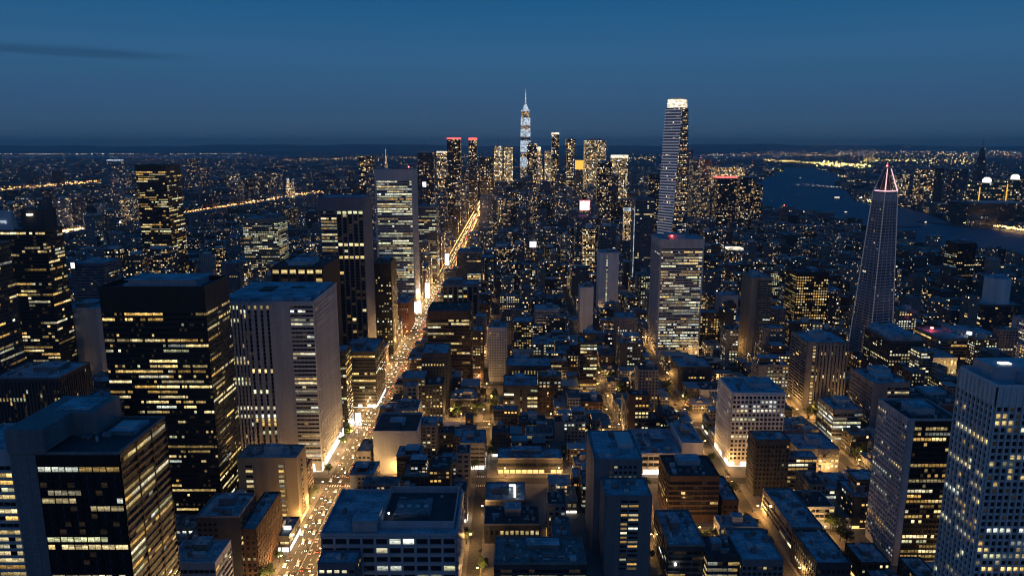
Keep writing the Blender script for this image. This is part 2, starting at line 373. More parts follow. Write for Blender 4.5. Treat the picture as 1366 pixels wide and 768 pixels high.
    if par > 0:
        m = MB(); q = .06 + (.5 if faces else .1)
        xo, yo = W / 2 + q * .6, D / 2 + q * .6
        m.box(-xo, xo, -yo, -yo + t + q * .6, Z + .0, Z + par, bottom=True); m.box(-xo, xo, yo - t - q * .6, yo, Z, Z + par, bottom=True)
        m.box(-xo, -xo + t + q * .6, -yo + t + q * .6 + .004, yo - t - q * .6 - .004, Z, Z + par, bottom=True); m.box(xo - t - q * .6, xo, -yo + t + q * .6 + .004, yo - t - q * .6 - .004, Z, Z + par, bottom=True)
        m.build('parapet', wall if wall != 'dgrey' or seed % 2 else 'grey', root)
    if shop:
        for fc in sides:
            Lf, P = FC[fc]; m = MB(); n = max(2, int(Lf / 5)); bw = Lf / n
            for j in range(n):
                if r.random() < .8: m.face([P(j * bw + .4, .6, .45), P((j + 1) * bw - .4, .6, .45), P((j + 1) * bw - .4, base - 1.4, .45), P(j * bw + .4, base - 1.4, .45)])
            m.face([P(.3, .35, .44), P(Lf - .3, .35, .44), P(Lf - .3, .62, .44), P(.3, .62, .44)]); m.build('shopfront', shop, root)
    roof_gear(root, W - 2, D - 2, Z - .02, r, int(gear * 2.2) if foot and Y < 660 else gear, box)
    if extra: extra(root, W, D, Z, r)
    return root

def B(name, label, cat, short, xl, xr, yt, Y, yb=None, D=None, **k):
    drop = Y * math.tan(ang(yt)); Z = CAM_H - drop
    x0, x1 = xat(xl, Y, drop), xat(xr, Y, drop)
    if D is None: D = drop / math.tan(ang(yb)) - Y
    sides = k.pop('sides', None) or ('FR' if x1 < -20 else 'FL' if x0 > 20 else 'FRL')
    return building(name, label, cat, (x0 + x1) / 2, Y, x1 - x0, D, Z - .16, short=short, sides=sides, seed=int(xl + xr * 3), **k)
# ------------------------------------------------------------------ the named buildings, near to far
rib = lambda bay=3., **k: [(0, 1, 'ribbon', bay, k)]
grid = lambda bay=3.2, **k: [(0, 1, 'grid', bay, k)]
def beacon_on(x, y, h=5):
    def f(root, W, D, Z, r):
        m = MB(); m.bar((x * W, y * D, Z), (x * W, y * D, Z + h), .18, .08); o = m.build('mast', 'pole', root)
        m = MB(); m.cyl(x * W, y * D, Z + h, Z + h + 1.6, .9, n=8); m.build('warning_light', 'beacon', o)
    return f
def louvre_top(root, W, D, Z, r):
    m = MB(); m.box(-W * .3, W * .36, -D * .22, D * .3, Z - .02, Z + 5.5); o = m.build('roof_penthouse', 'steel', root)
    m = MB(); m.box(-W * .33, W * .39, -D * .26, D * .34, Z + 5.503, Z + 6.2, bottom=True); m.build('roof_cap', 'roof', o)

B('office_tower', 'black slab tower with broken rows of yellow office windows, sunken roof with pale penthouse', 'office tower', 'the black slab tower',
  132, 272, 388, 490, yb=373, wall='black', faces={'*': rib(1.75, sill=.34, head=.16, d=.35, crown=15, ps=10)}, fh=3.75, base=6, prow=.66, pin=.5, tone=.15, run=6, par=3.2, roof='roofd', gear=5, extra=louvre_top)

def white_tower_band(root, W, D, Z, r):
    m = MB(); m.box(-W * .46, W * .46, -D * .44, D * .44, Z - .02, Z + 3.2); o = m.build('roof_penthouse', 'roof', root)
    m = MB(); m.box(-W * .2, -W * .06, -D * .1, D * .1, Z + 3.2, Z + 4.6); m.build('roof_hatch', 'dgrey', o)
    m = MB(); m.box(W * .1, W * .24, D * .05, D * .12, Z + 3.2, Z + 4.3); m.build('roof_hatch', 'dgrey', o)
B('office_tower', 'white tower half vertical fins, half horizontal bands, with flat blue roof', 'office tower', 'the white finned tower',
  290, 417, 404, 585, yb=379, wall='white', fh=3.6, base=9, crown=2,
  faces={'F': [(0, .30, 'fins', 2.9, dict(d=.9, mg=.24, prow=.35, pin=.6, rows={8: 1, 9: 1, 22: 1, 28: 1})), (.30, .56, 'fins', 4.2, dict(d=1.1, mg=.28, prow=.4, pin=.35)), (.56, .76, 'blank', 5.2, {}), (.76, 1, 'ribbon', 3., dict(d=.9, sill=.36, ps=99, prow=.55, pin=.7))],
         'R': [(0, .06, 'blank', 4, {}), (.06, .96, 'grid', 3.0, dict(d=.6, prow=.5, pin=.3)), (.96, 1, 'blank', 4, {})]},
  prow=.5, pin=.5, tone=.45, par=1.4, gear=0, box=None, shop='shopw', extra=white_tower_band)

B('office_building', 'tan block with three narrow strips of windows, standing at the avenue corner', 'office building', 'the tan corner block',
  316, 395, 612, 497, D=24, wall='tan', fh=3.6, base=5, crown=4, roof='roof', prow=.8, pin=.6,
  faces={'F': [(0, .12, 'blank', 6, {}), (.12, .27, 'grid', 4, dict(mg=.1)), (.27, .67, 'blank', 9, {}), (.67, .80, 'grid', 3.5, dict(prow=1, pin=.9)), (.80, 1, 'blank', 5, {})], 'R': [(0, .35, 'blank', 5, {}), (.35, .6, 'grid', 3.2, {}), (.6, 1, 'blank', 5, {})]}, gear=6, shop='shop')

def d_extra(root, W, D, Z, r):
    m = MB(); m.box(-W / 2 - .3, -W / 2 + W * .56, -D * .02, D / 2 + .2, Z - .02, Z + 12); o = m.build('roof_penthouse', 'grey', root)
    m = MB(); m.box(-W / 2 - .3, -W / 2 + W * .34, -D / 2 - .9, -D * .02 - .02, Z + 1.3, Z + 12); o2 = m.build('stair_tower', 'grey', root)
    m = MB(); m.box(-W * .36, -W * .02, D * .05, D * .42, Z + 12.0, Z + 12.5); m.build('roof_cap', 'roof', o)
    m = MB(); m.box(W * .16, W * .42, D * .0, D * .34, Z - .02, Z + 2.2); o = m.build('air_handler', 'roof', root)
    m = MB(); m.box(W * .2, W * .38, D * .08, D * .26, Z + 2.2, Z + 2.9); m.build('roof_fan', 'plant', o)
B('office_tower', 'grey tower with blank concrete stair core and dark glass floors lit along one side', 'office tower', 'the stair core tower',
  13, 158, 606, 300, yb=558, wall='grey', fh=3.7, base=6, crown=2,
  faces={'F': [(0, .24, 'blank', 3.1, {}), (.24, 1, 'glass', 3.0, dict(dk=1, d=.5, ps=2, sill=.16, head=.2, prow=.62, pin=.5, crown=5))], 'R': [(0, 1, 'ribbon', 3.4, dict(dk=1, d=.7, sill=.3, prow=.62, pin=.7))]},
  prow=.6, pin=.5, tone=.35, par=1.3, roof='roofd', gear=3, box=(0, 0, .01, .01, .1), extra=d_extra)
B('office_building', 'flat roofed office with a white parapet and several brightly lit storeys beside the stair core', 'office building', 'the white parapet office',
  -60, 40, 603, 352, D=36, wall='white', fh=4., base=5, crown=7, faces={'*': rib(3.4, d=.6, prow=.8, pin=.85)}, prow=.8, pin=.9, tone=.2, gear=5, par=1.6)

def logo_tower(root, W, D, Z, r):
    m = MB(); a = [(-W * .5, -D / 2 - .6), (-W * .06, -D / 2 - .6), (-W * .06, -D * .2), (-W * .5, -D * .2)]; b = [(-W * .46, -D * .36), (-W * .14, -D * .36), (-W * .14, -D * .2), (-W * .46, -D * .2)]
    m.loft([(Z + .1, a), (Z + 20, b)]); o = m.build('sloping_crown', 'steel', root)
    m = MB(); m.box(-W * .36, -W * .2, -D * .47 - .9, -D * .46, Z + 7, Z + 10, bottom=True); m.build('lit_sign', 'crownw', o)
    m = MB(); m.box(W * .02, W * .46, -D * .3, D * .4, Z, Z + 22); o = m.build('roof_penthouse', 'dgrey', root)
    m = MB(); m.cyl(W * .2, -D * .31, Z + 15, Z + 17, 3.5, n=16); m.build('lit_sign', 'crown', o)
building('office_tower', 'dark tower with pale sloping crown, small lit sign and warm window rows', 'office tower', -531, 770, 58, 30, 190, wall='black', fh=3.9, base=6, crown=2,
         faces={'*': rib(3.3, sill=.3, d=.35, ps=3, rows={42: 1, 41: 1})}, prow=.55, pin=.5, tone=.25, run=3, seed=5, gear=0, box=(0, 0, .01, .01, .1), short='the sloping crown tower', extra=logo_tower, sides='FR')
B('office_tower', 'dark office tower beside the sloping crown tower, cut by the picture edge', 'office tower', 'the edge tower', -90, -28, 330, 650, D=40, wall='dgrey', faces={'*': rib(3.2, d=.4)}, prow=.55, pin=.5, gear=4)
B('office_building', 'blank grey corrugated concrete block beside the black slab tower', 'office building', 'the blank corrugated block',
  80, 135, 412, 800, D=46, wall='steel', faces={'F': [(0, 1, 'blank', 4.2, {})], 'R': [(0, 1, 'blank', 4.2, {})], 'L': grid(3, prow=.8, pin=.8)}, sides='FRL', gear=5, roof='roof', rot=R(-9))
B('office_building', 'louvred block striped with thin pale ledges behind the blank corrugated block', 'office building', 'the louvred block', 94, 136, 352, 1010, D=50, wall='blue', faces={'*': rib(3, d=1., sill=.5, head=.1, prow=.12, pin=.2)}, fh=4, gear=4)
B('apartment_tower', 'low dark block with pale roof edge between edge tower and blank corrugated block', 'apartment tower', 'the pale edged block', -10, 78, 505, 640, D=50, wall='dgrey', faces={'*': [(0, 1, 'fins', 3.2, dict(prow=.2, pin=.3))]}, gear=8)
B('office_building', 'flat blue roofed building with a raised roof slab just behind the stair core tower', 'office building', 'the raised slab building', 85, 145, 548, 470, D=40, wall='dgrey', faces={'*': grid(3.4, prow=.3)}, gear=6)

B('office_tower', 'brown tower with slim columns and lamps glowing behind its top storey', 'office tower', 'the brown column tower',
  362, 431, 357, 720, yb=343, wall='brown', faces={'F': [(0, 1, 'fins', 7.5, dict(d=1.4, mg=.12, crown=2, prow=.25, pin=.4, rows={34: 1, 33: .5}))], 'R': [(0, 1, 'blank', 6, {})]}, fh=4.2, prow=.3, pin=.4, tone=.1, roof='roofd', gear=6)
B('office_tower', 'tall blue grey tower with blank crown, lit bands on one side and dark fins', 'office tower', 'the blank crown tower',
  424, 484, 264, 830, yb=260, wall='blue', crown=14, fh=3.7, base=8,
  faces={'F': [(0, .04, 'blank', 3, {}), (.04, .40, 'ribbon', 3, dict(d=.8, sill=.36, prow=.6, pin=.9, crown=15, ps=99)), (.40, 1, 'fins', 5.2, dict(d=1.2, mg=.13, crown=15, prow=.2, pin=.16, tone=.1))], 'R': [(0, 1, 'blank', 5, {})]}, prow=.55, pin=.8, gear=3, par=1)
B('office_tower', 'glassy office tower with many lit floors and a red lamp on its blank crown', 'office tower', 'the red lamp glass tower',
  499, 550, 227, 1180, D=60, wall='steel', crown=12, fh=4., faces={'F': [(0, .05, 'blank', 3, {}), (.05, .97, 'ribbon', 3.2, dict(d=.4, sill=.3, prow=.75, pin=.8, ps=4, crown=17)), (.97, 1, 'blank', 3, {})], 'R': [(0, 1, 'blank', 5, {})]}, prow=.75, pin=.7, tone=.75, run=5, gear=2, extra=beacon_on(.38, -.3, 4))
B('office_building', 'stepped office with a bright blue roof next to the red lamp glass tower', 'office building', 'the stepped blue roof office', 557, 582, 276, 1560, D=50, wall='blue', faces={'*': rib(3.2, prow=.6, pin=.6)}, fh=4, tone=.5, parts=False, gear=3)
B('office_tower', 'narrow black tower dotted with small lit windows between two lighter towers', 'office tower', 'the narrow black tower', 496, 521, 352, 945, D=45, wall='black', faces={'*': grid(3.2, mg=.25, prow=.8, pin=.35)}, prow=.8, pin=.35, fh=3.5, run=1, gear=4, roof='roofd')
B('apartment_tower', 'brown brick block with its lit side beside the avenue, below the narrow black tower', 'apartment tower', 'the brown brick block', 526, 545, 405, 1052, D=60, wall='red', faces={'*': grid(3.2, mg=.26, prow=.5, pin=.3)}, gear=5)
B('office_tower', 'dark narrow slab lit by the avenue under the blank crown tower', 'office tower', 'the dark narrow slab', 455, 500, 470, 742, D=55, wall='dgrey', faces={'*': rib(3, prow=.5, pin=.5)}, gear=6, shop='shopw')
B('office_building', 'black glass block with yellow rooms and a glowing ground floor on the avenue', 'office building', 'the black glass block', 421, 460, 470, 668, D=26, wall='black', faces={'*': rib(3, prow=.65, pin=.6, d=.3)}, tone=.15, gear=5, shop='shop', base=8)
B('apartment_tower', 'beige office lit on nearly every storey, standing behind the brown column tower', 'office tower', 'the beige lit office', 323, 370, 292, 1400, D=60, wall='beige', faces={'*': grid(3.6, mg=.1, d=.4, prow=.95, pin=.85)}, crown=8, prow=.95, pin=.85, tone=.7, fh=4, parts=False, gear=3)
B('office_tower', 'tall black tower with scattered warm windows rising over the low quarter', 'office tower', 'the tall lone black tower', 180, 220, 221, 1300, D=60, wall='black', faces={'*': rib(3.2, d=.3, sill=.35, prow=.7, pin=.5, crown=10)}, fh=4., prow=.6, pin=.5, run=3, tone=.15, gear=3, roof='roofd')

def nn_roof(root, W, D, Z, r):
    m = MB(); m.box(-W * .27, -W * .09, -D * .46, -D * .02, Z - .02, Z + 8); o = m.build('roof_penthouse', 'steel', root)
    m = MB(); m.box(-W * .275, -W * .085, -D * .47, -D * .01, Z + 8.003, Z + 8.6, bottom=True); m.build('roof_cap', 'roof', o)
    m = MB(); x0, x1, y0, y1 = -W * .085, W * .48, -D * .36, D * .46
    for a in ((x0, x1, y0, y0 + .6), (x0, x1, y1 - .6, y1), (x0, x0 + .6, y0 + .61, y1 - .61), (x1 - .6, x1, y0 + .61, y1 - .61)): m.box(*a, Z - .02, Z + 5)
    m.build('roof_screen_wall', 'steel', root)
    m = MB(); m.box(W * .0, W * .28, -D * .12, D * .22, Z - .02, Z + 2.4); o = m.build('air_handler', 'roofg', root)
    for k in range(4):
        m = MB(); m.cyl(W * .04 + k * 5.4, D * .05, Z + 2.4, Z + 3.1, 1.7, n=14); m.build('roof_fan', 'plant', o)
    m = MB(); m.cyl(-W * .03, -D * .2, Z + 5.2, Z + 5.9, .35, n=8); m.build('roof_lamp', 'lampw', root)
    m = MB(); m.box(x0 + .61, x1 - .61, y0 + .61, y1 - .61, Z - .02, Z + .25); m.build('plant_deck', 'roofd', root)
B('office_building', 'broad office with blue roof, sunken plant deck and deep square window bays at the avenue', 'office building', 'the broad blue roof office',
  428, 608, 714, 400, yb=655, wall='steel', faces={'*': [(0, 1, 'grid', 8.2, dict(mg=.09, sill=.30, head=.10, d=1.1))]}, fh=5.3, base=4, crown=1.2, prow=.6, pin=.4, run=1, tone=.6, par=1.6, gear=4, box=(0, 0, .01, .01, .1), extra=nn_roof)
B('office_building', 'low annex with a plain blue roof touching the broad blue roof office', 'office building', 'the low annex', 424, 474, 752, 384, D=13, wall='blue', faces={'*': grid(4)}, gear=3)
def oo_roof(root, W, D, Z, r):
    m = MB(); m.box(-W * .49, W * .08, -D * .49, D * .3, Z - .02, Z + 2.5); m.build('roof_penthouse', 'roofd', root)
B('apartment_tower', 'blank pale slab with a sunken dark roof pit behind the broad blue roof office', 'apartment tower', 'the blank pale slab', 498, 556, 578, 580, D=44, wall='steel', faces={'F': [(0, .82, 'blank', 3.6, {}), (.82, 1, 'blank', 5, {})], 'R': grid(3.2, prow=.6, pin=.4), 'L': grid(3.2)}, sides='FRL', gear=0, box=None, par=2.4, roof='roofd', extra=oo_roof)
B('low_rise_building', 'small blue roofed annex wedged between the avenue and the blank pale slab', 'low building', 'the wedged annex', 477, 494, 603, 582, D=26, wall='grey', faces={'*': grid(3.4, prow=.4)}, gear=3)
B('office_building', 'brown topped office with rows of amber windows near the bright avenue corner', 'office building', 'the brown topped office', 570, 626, 416, 830, D=50, wall='brown', crown=8, faces={'F': [(0, 1, 'ribbon', 3, dict(d=.5, crown=9, rows={17: 1, 16: 1, 15: .8, 8: 1, 7: 1}))], 'R': rib(3.2, prow=.7, pin=.6), 'L': rib(3.2)}, fh=4., prow=.4, pin=.6, tone=.05, gear=6, roof='roofd')
B('office_building', 'dark building fronted by tall pale columns behind the brown topped office', 'office building', 'the tall column building', 591, 637, 380, 1000, D=32, wall='blue', faces={'F': [(0, 1, 'fins', 6.2, dict(d=2, mg=.14, prow=.3, pin=.3))]}, gear=6)
B('apartment_tower', 'striped grey block with one amber lit bay behind the tall column building', 'apartment tower', 'the striped grey block', 611, 641, 336, 1190, D=40, wall='grey', faces={'F': [(0, .4, 'ribbon', 3, dict(d=.8, prow=.1)), (.4, 1, 'ribbon', 3, dict(rows={14: 1, 15: 1, 16: 1, 13: 1}, pin=.95, prow=.2))]}, gear=4, parts=False)
B('apartment_tower', 'dark rounded block with narrow windows before the brown topped office', 'apartment tower', 'the dark rounded block', 562, 597, 472, 742, D=40, wall='dgrey', faces={'*': grid(3., mg=.28, prow=.4, pin=.25)}, gear=5)
B('apartment_tower', 'pale blue gridded slender block with unlit windows', 'apartment tower', 'the slender blue block', 652, 676, 438, 830, D=24, wall='white', faces={'*': grid(2.9, mg=.22, prow=.2, pin=.2)}, fh=3.1, gear=5)
B('office_building', 'dark hall with tall slits of amber light between pale posts', 'office building', 'the amber slit hall', 676, 735, 489, 775, D=34, wall='dgrey', faces={'F': [(0, .1, 'blank', 4, {}), (.1, .95, 'fins', 3.4, dict(d=1., mg=.3, prow=1, pin=.8, tone=0)), (.95, 1, 'blank', 3, {})]}, fh=9, base=1, crown=4, prow=.8, pin=.8, tone=0, gear=5)
def tall_cap(root, W, D, Z, r):
    m = MB(); m.box(-W * .44, -W * .06, -D * .4, D * .4, Z - .02, Z + 2.6); m.build('roof_penthouse', 'roof', root)
    m = MB(); m.box(W * .08, W * .4, -D * .1, D * .35, Z - .02, Z + 3.4); m.build('roof_penthouse', 'plant', root)
B('apartment_tower', 'slim concrete tower with a central ladder of warm windows', 'apartment tower', 'the slim ladder tower',
  808, 869, 662, 430, yb=638, wall='grey', faces={'F': [(0, .33, 'blank', 3.3, {}), (.33, .50, 'grid', 2.6, dict(mg=.08, sill=.3, d=.3, prow=.75, pin=.6)), (.50, .74, 'grid', 3.6, dict(mg=.06, d=.3, sill=.3, prow=.85, pin=.75)), (.74, 1, 'blank', 3.8, {})], 'L': grid(3.4, mg=.3, prow=.5, pin=.3), 'R': grid(3.4, mg=.3)}, sides='FRL', fh=3.0, base=4, crown=2, run=1, tone=.15, par=1, gear=5)
B('apartment_tower', 'taller plain concrete tower joined behind the slim ladder tower', 'apartment tower', 'the plain concrete tower',
  793, 857, 614, 457, yb=576, wall='grey', faces={'F': [(0, .3, 'blank', 3.4, {}), (.3, .9, 'grid', 3.2, dict(prow=.6)), (.9, 1, 'blank', 3, {})], 'L': [(0, 1, 'blank', 4, {})]}, gear=4, extra=tall_cap, box=(0, 0, .01, .01, .1))
B('low_rise_building', 'white two level building with open balconies above the glowing cross street', 'low building', 'the white balcony building', 850, 909, 606, 580, D=55, wall='white', faces={'*': rib(4.5, d=1.4, sill=.3, head=.1, ps=2, prow=.5, pin=.6)}, fh=4.2, base=6, crown=1, gear=8, shop='shopw')
B('low_rise_building', 'plain white cube standing at the end of the white balcony building', 'low building', 'the plain white cube', 910, 938, 592, 585, D=46, wall='white2', faces={'*': [(0, 1, 'blank', 4, {})]}, gear=4)
B('office_building', 'dark brick office with a few lit panes beside the slim ladder tower', 'office building', 'the dark brick office', 893, 960, 636, 500, D=36, wall='brown', faces={'*': rib(3.1, d=.5, prow=.35, pin=.35)}, fh=3.6, tone=.1, gear=6, roof='roofd')
B('office_building', 'lower brick wing stuck to the dark brick office', 'office building', 'the lower brick wing', 964, 985, 668, 503, D=40, wall='brown', faces={'*': grid(3.1, prow=.4)}, gear=4, roof='roof')
B('office_tower', 'white office block with a grid of small square windows, brightly lit at its foot', 'office tower', 'the white square window block',
  977.6, 1047.7, 525, 596, yb=504, wall='white2', faces={'*': grid(3.3, mg=.15, sill=.2, head=.18, d=.9, rows={13: .9, 12: .9, 9: 1, 8: .8})}, fh=3.8, base=6, crown=1.5, prow=.5, pin=.35, tone=.6, run=2, gear=4, shop='shopw')
B('apartment_tower', 'dark concrete block with a fine unlit grid in front of the white square window block', 'apartment tower', 'the dark grid block', 1009.5, 1054, 588, 542, D=19, wall='dgrey', faces={'*': grid(2.9, mg=.2, d=.6, prow=.3, pin=.12)}, gear=6)
B('low_rise_building', 'long flat blue roofed block running back from the street, one lamp on its roof', 'low building', 'the long blue roof block', 1057, 1098, 705, 453, D=58, wall='grey', faces={'*': rib(3, d=.6, prow=.35, pin=.3)}, gear=12)
B('low_rise_building', 'shorter flat block lined with windows before the long blue roof block', 'low building', 'the shorter flat block', 1090, 1135, 752, 408, D=39, wall='dgrey', faces={'*': grid(3, prow=.6, pin=.4)}, gear=9)
B('office_tower', 'dark tower with a broad pale pier and blocks of yellow windows', 'office tower', 'the pale pier tower',
  1212, 1280, 561, 442, yb=534, wall='white', fh=3.6, base=5, crown=3, faces={'F': [(0, .13, 'blank', 5, {}), (.13, 1, 'glass', 2.3, dict(dk=1, d=.3, sill=.3, head=.1, prow=.78, pin=.68, tone=.15, crown=4))], 'L': grid(2.8, mg=.16, d=.8, prow=.6, pin=.35, tone=.6)}, run=4, gear=6, roof='roofd', par=1.5)
def hh_roof(root, W, D, Z, r):
    m = MB(); m.box(-W * .42, W * .5, -D * .15, D * .4, Z - .02, Z + 7); o = m.build('roof_penthouse', 'steel', root)
    m = MB(); m.box(-W * .2, W * .02, -D * .4, -D * .16, Z - .02, Z + 5); m.build('roof_penthouse', 'steel', root)
    m = MB(); m.box(-W * .3, -W * .2, 0, D * .1, Z + 7, Z + 7.5); m.build('roof_lamp', 'shopw', o)
B('office_tower', 'tall grey fin tower cut by the picture edge, rooms lit here and there', 'office tower', 'the grey fin tower',
  1331, 1475, 516, 340, D=30, wall='white2', fh=3.6, base=6, crown=9, faces={'F': [(0, 1, 'fins', 3.3, dict(d=.9, mg=.12, sill=.26, head=.1, crown=10, prow=.5, pin=.38, tone=.3))], 'L': [(0, 1, 'fins', 3.3, dict(d=.9, mg=.12, sill=.26, head=.1, crown=10, prow=.5, pin=.36, tone=.3))]}, run=2, gear=2, box=(0, 0, .01, .01, .1), extra=hh_roof)
def tt_roof(root, W, D, Z, r):
    m = MB(); m.cyl(-W * .05, 0, Z - .02, Z + 6, 10, n=18); o = m.build('round_penthouse', 'steel', root)
    m = MB(); m.cyl(-W * .05, 0, Z + 6.003, Z + 8.5, 5, n=14); m.build('roof_cap', 'roof', o)
B('office_tower', 'fluted grey office with round rooftop drum and a thin column of lit windows', 'office tower', 'the round drum office',
  1078, 1132, 457, 738, yb=443, wall='grey', faces={'F': [(0, .12, 'blank', 3, {}), (.12, .22, 'grid', 3.6, dict(prow=1, pin=.9, tone=.1)), (.22, 1, 'fins', 3.6, dict(d=1., mg=.3, prow=.5, pin=.3))], 'L': rib(3.4, d=1.2, prow=.1)}, fh=3.5, prow=.6, pin=.4, run=1, gear=2, extra=tt_roof, box=(0, 0, .01, .01, .1))
B('apartment_tower', 'narrow beige tower of stacked balconies near the lit river street', 'apartment tower', 'the narrow beige tower', 1003, 1031, 371, 930, D=40, wall='beige', faces={'F': [(0, .3, 'blank', 4, {}), (.3, 1, 'ribbon', 3, dict(d=1.2, prow=.3, pin=.3))], 'L': [(0, 1, 'blank', 3, {})]}, fh=3.2, gear=4)
B('office_tower', 'tall office with pale frame, lit floor after floor, red lamp on its crown', 'office tower', 'the pale frame office',
  881, 940, 320, 935, yb=313, wall='white', crown=10, fh=3.7, base=8, faces={'F': [(0, .035, 'blank', 3, {}), (.035, .965, 'ribbon', 2.4, dict(d=.5, sill=.4, head=.1, ps=4, crown=11, prow=.85, pin=.78, tone=.6)), (.965, 1, 'blank', 3, {})], 'L': rib(3, d=1.3, sill=.4, prow=.15, pin=.2)}, run=4, prow=.8, pin=.7, tone=.5, gear=3, extra=beacon_on(-.2, -.3, 3))
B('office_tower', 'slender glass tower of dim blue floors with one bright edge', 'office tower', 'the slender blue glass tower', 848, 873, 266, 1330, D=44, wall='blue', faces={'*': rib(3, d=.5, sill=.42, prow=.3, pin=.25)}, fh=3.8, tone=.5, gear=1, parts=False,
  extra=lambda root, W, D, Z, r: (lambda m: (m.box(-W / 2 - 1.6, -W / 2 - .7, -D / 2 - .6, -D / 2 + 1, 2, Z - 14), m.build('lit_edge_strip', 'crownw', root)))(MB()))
B('apartment_tower', 'plain white slab with a thin strip of light up its front', 'apartment tower', 'the plain white slab', 800, 826, 338, 1180, D=36, wall='white2', faces={'F': [(0, .33, 'blank', 4, {}), (.33, .45, 'grid', 3, dict(prow=1, pin=.9, tone=1)), (.45, 1, 'blank', 5, {})], 'L': [(0, 1, 'blank', 4, {})]}, gear=4)
B('apartment_tower', 'small white slab standing among low dark houses', 'apartment tower', 'the small white slab', 774, 792, 384, 1062, D=26, wall='white2', faces={'*': [(0, 1, 'blank', 4, {})]}, gear=3)
B('office_tower', 'dark block with an even grid of orange windows', 'office tower', 'the orange grid block', 1064, 1106, 364, 1055, D=44, wall='black', faces={'*': grid(3.6, mg=.18, prow=.95, pin=.72, tone=0)}, fh=4., tone=0, prow=.95, pin=.75, run=2, gear=4, crown=5, roof='roofd')
B('office_tower', 'dark tower with warm windows low down near the river bank', 'office tower', 'the dark river tower', 1279, 1303, 325, 1350, D=40, wall='black', faces={'*': grid(3.6, prow=.5, pin=.5)}, fh=4, parts=False, gear=3)
def drum(root, W, D, Z, r):
    m = MB(); m.cyl(W * .1, 0, Z - .02, Z + 36, 17, n=24); o = m.build('rounded_tower', 'white2', root)
    m = MB(); m.cyl(W * .1, 0, Z + 36, Z + 40, 15, 9, n=24); m.build('roof_cap', 'roof', o)
B('office_building', 'dark block carrying a rounded white windowless tower', 'office building', 'the rounded white tower block', 1310, 1362, 407, 1010, D=46, wall='dgrey', faces={'*': rib(3.2, prow=.4, pin=.5)}, gear=0, box=(0, 0, .01, .01, .1), extra=drum)
B('office_building', 'sloping concrete block with a rooftop dish in front of the twin vault hall', 'office building', 'the rooftop dish block', 1165, 1214, 512, 640, D=45, wall='grey', faces={'F': [(0, .4, 'blank', 4, {}), (.4, 1, 'ribbon', 3.2, dict(prow=.4, rows={12: 1}))], 'L': grid(3, prow=.1)}, gear=6,
  extra=lambda root, W, D, Z, r: (lambda m: (m.cyl(0, 0, Z, Z + 3, 9, 10, n=18), m.build('roof_dish', 'plant', root)))(MB()))
B('low_rise_building', 'very broad dark hall with a flat roof near the grey fin tower', 'low building', 'the broad dark hall', 1222, 1296, 540, 650, D=50, wall='dgrey', faces={'*': rib(4, prow=.4, pin=.3)}, gear=14, roof='roofd')
B('low_rise_building', 'white roofed hall with an amber lit open front', 'low building', 'the amber front hall', 1226, 1277, 478, 860, D=44, wall='white', faces={'F': [(0, .55, 'blank', 5, {}), (.55, 1, 'fins', 4, dict(prow=1, pin=1, tone=0))], 'L': [(0, 1, 'blank', 5, {})]}, fh=8, base=1, crown=2, gear=3)
def vaults(root, W, D, Z, r):
    for x in (-W * .22, W * .25):
        m = MB(); n = 12; rad = W * .22; P = [(x + rad * math.cos(math.pi * k / n), Z - .02 + rad * .9 * math.sin(math.pi * k / n)) for k in range(n + 1)]
        for a, b in zip(P, P[1:]): m.face([(a[0], -D / 2, a[1]), (a[0], D / 2, a[1]), (b[0], D / 2, b[1]), (b[0], -D / 2, b[1])])
        m.face([(p[0], -D / 2, p[1]) for p in P][::-1]); m.face([(p[0], D / 2, p[1]) for p in P]); m.build('vaulted_roof', 'roof', root)
B('office_building', 'building with twin vaulted roofs below the tapering crown tower', 'office building', 'the twin vault hall', 1188, 1232, 455, 800, D=60, wall='dgrey', faces={'*': grid(3.4, prow=.7, pin=.5, tone=.6)}, gear=0, box=(0, 0, .01, .01, .1), extra=vaults)
B('low_rise_building', 'long low office with a dark roof, a red lamp and a white floodlight on top', 'low building', 'the floodlit long office', 1255, 1345, 452, 900, D=60, wall='blue', faces={'*': rib(3.4, prow=.4, pin=.4)}, gear=8, roof='roof',
  extra=lambda root, W, D, Z, r: [(lambda m: (m.cyl(x * W, y * D, Z + 3, Z + 3 + s, s, n=10), m.build(nm, mt, root)))(MB()) for x, y, s, nm, mt in ((.0, -.3, 3.2, 'floodlight', 'sign_white'), (-.36, .2, 2., 'warning_light', 'beacon'))])
B('office_building', 'office with white lit storeys wrapping a dark corner near the round drum office', 'office building', 'the wrapped corner office', 1112, 1150, 547, 640, D=34, wall='blue', faces={'*': rib(3, prow=.9, pin=.85, tone=.9)}, gear=5)
B('office_building', 'grey block with a small grid of bright windows beside the dark grid block', 'office building', 'the bright grid grey block', 1064, 1120, 600, 580, D=36, wall='grey', faces={'F': [(0, .5, 'blank', 4, {}), (.5, 1, 'grid', 3.2, dict(prow=1, pin=.95, tone=.1))], 'L': [(0, 1, 'blank', 4, {})]}, gear=4)
B('office_building', 'pale long block with thin lit strips next to the pale frame office', 'office building', 'the pale long block', 966, 1000, 430, 1060, D=60, wall='beige', faces={'*': rib(3, prow=.5, pin=.7)}, gear=4)
B('apartment_tower', 'blank pale tower behind the narrow beige tower', 'apartment tower', 'the blank pale tower', 962, 985, 395, 1092, D=30, wall='white', faces={'*': [(0, 1, 'blank', 3.5, {})]}, gear=3)
B('office_building', 'dark office before the pale frame office with a grid of warm rooms', 'office building', 'the warm room dark office', 905, 950, 490, 800, D=40, wall='dgrey', faces={'F': [(0, .3, 'blank', 4, {}), (.3, .8, 'grid', 3.2, dict(prow=.9, pin=.9, tone=.1)), (.8, 1, 'blank', 4, {})], 'L': [(0, 1, 'blank', 4, {})]}, gear=6)
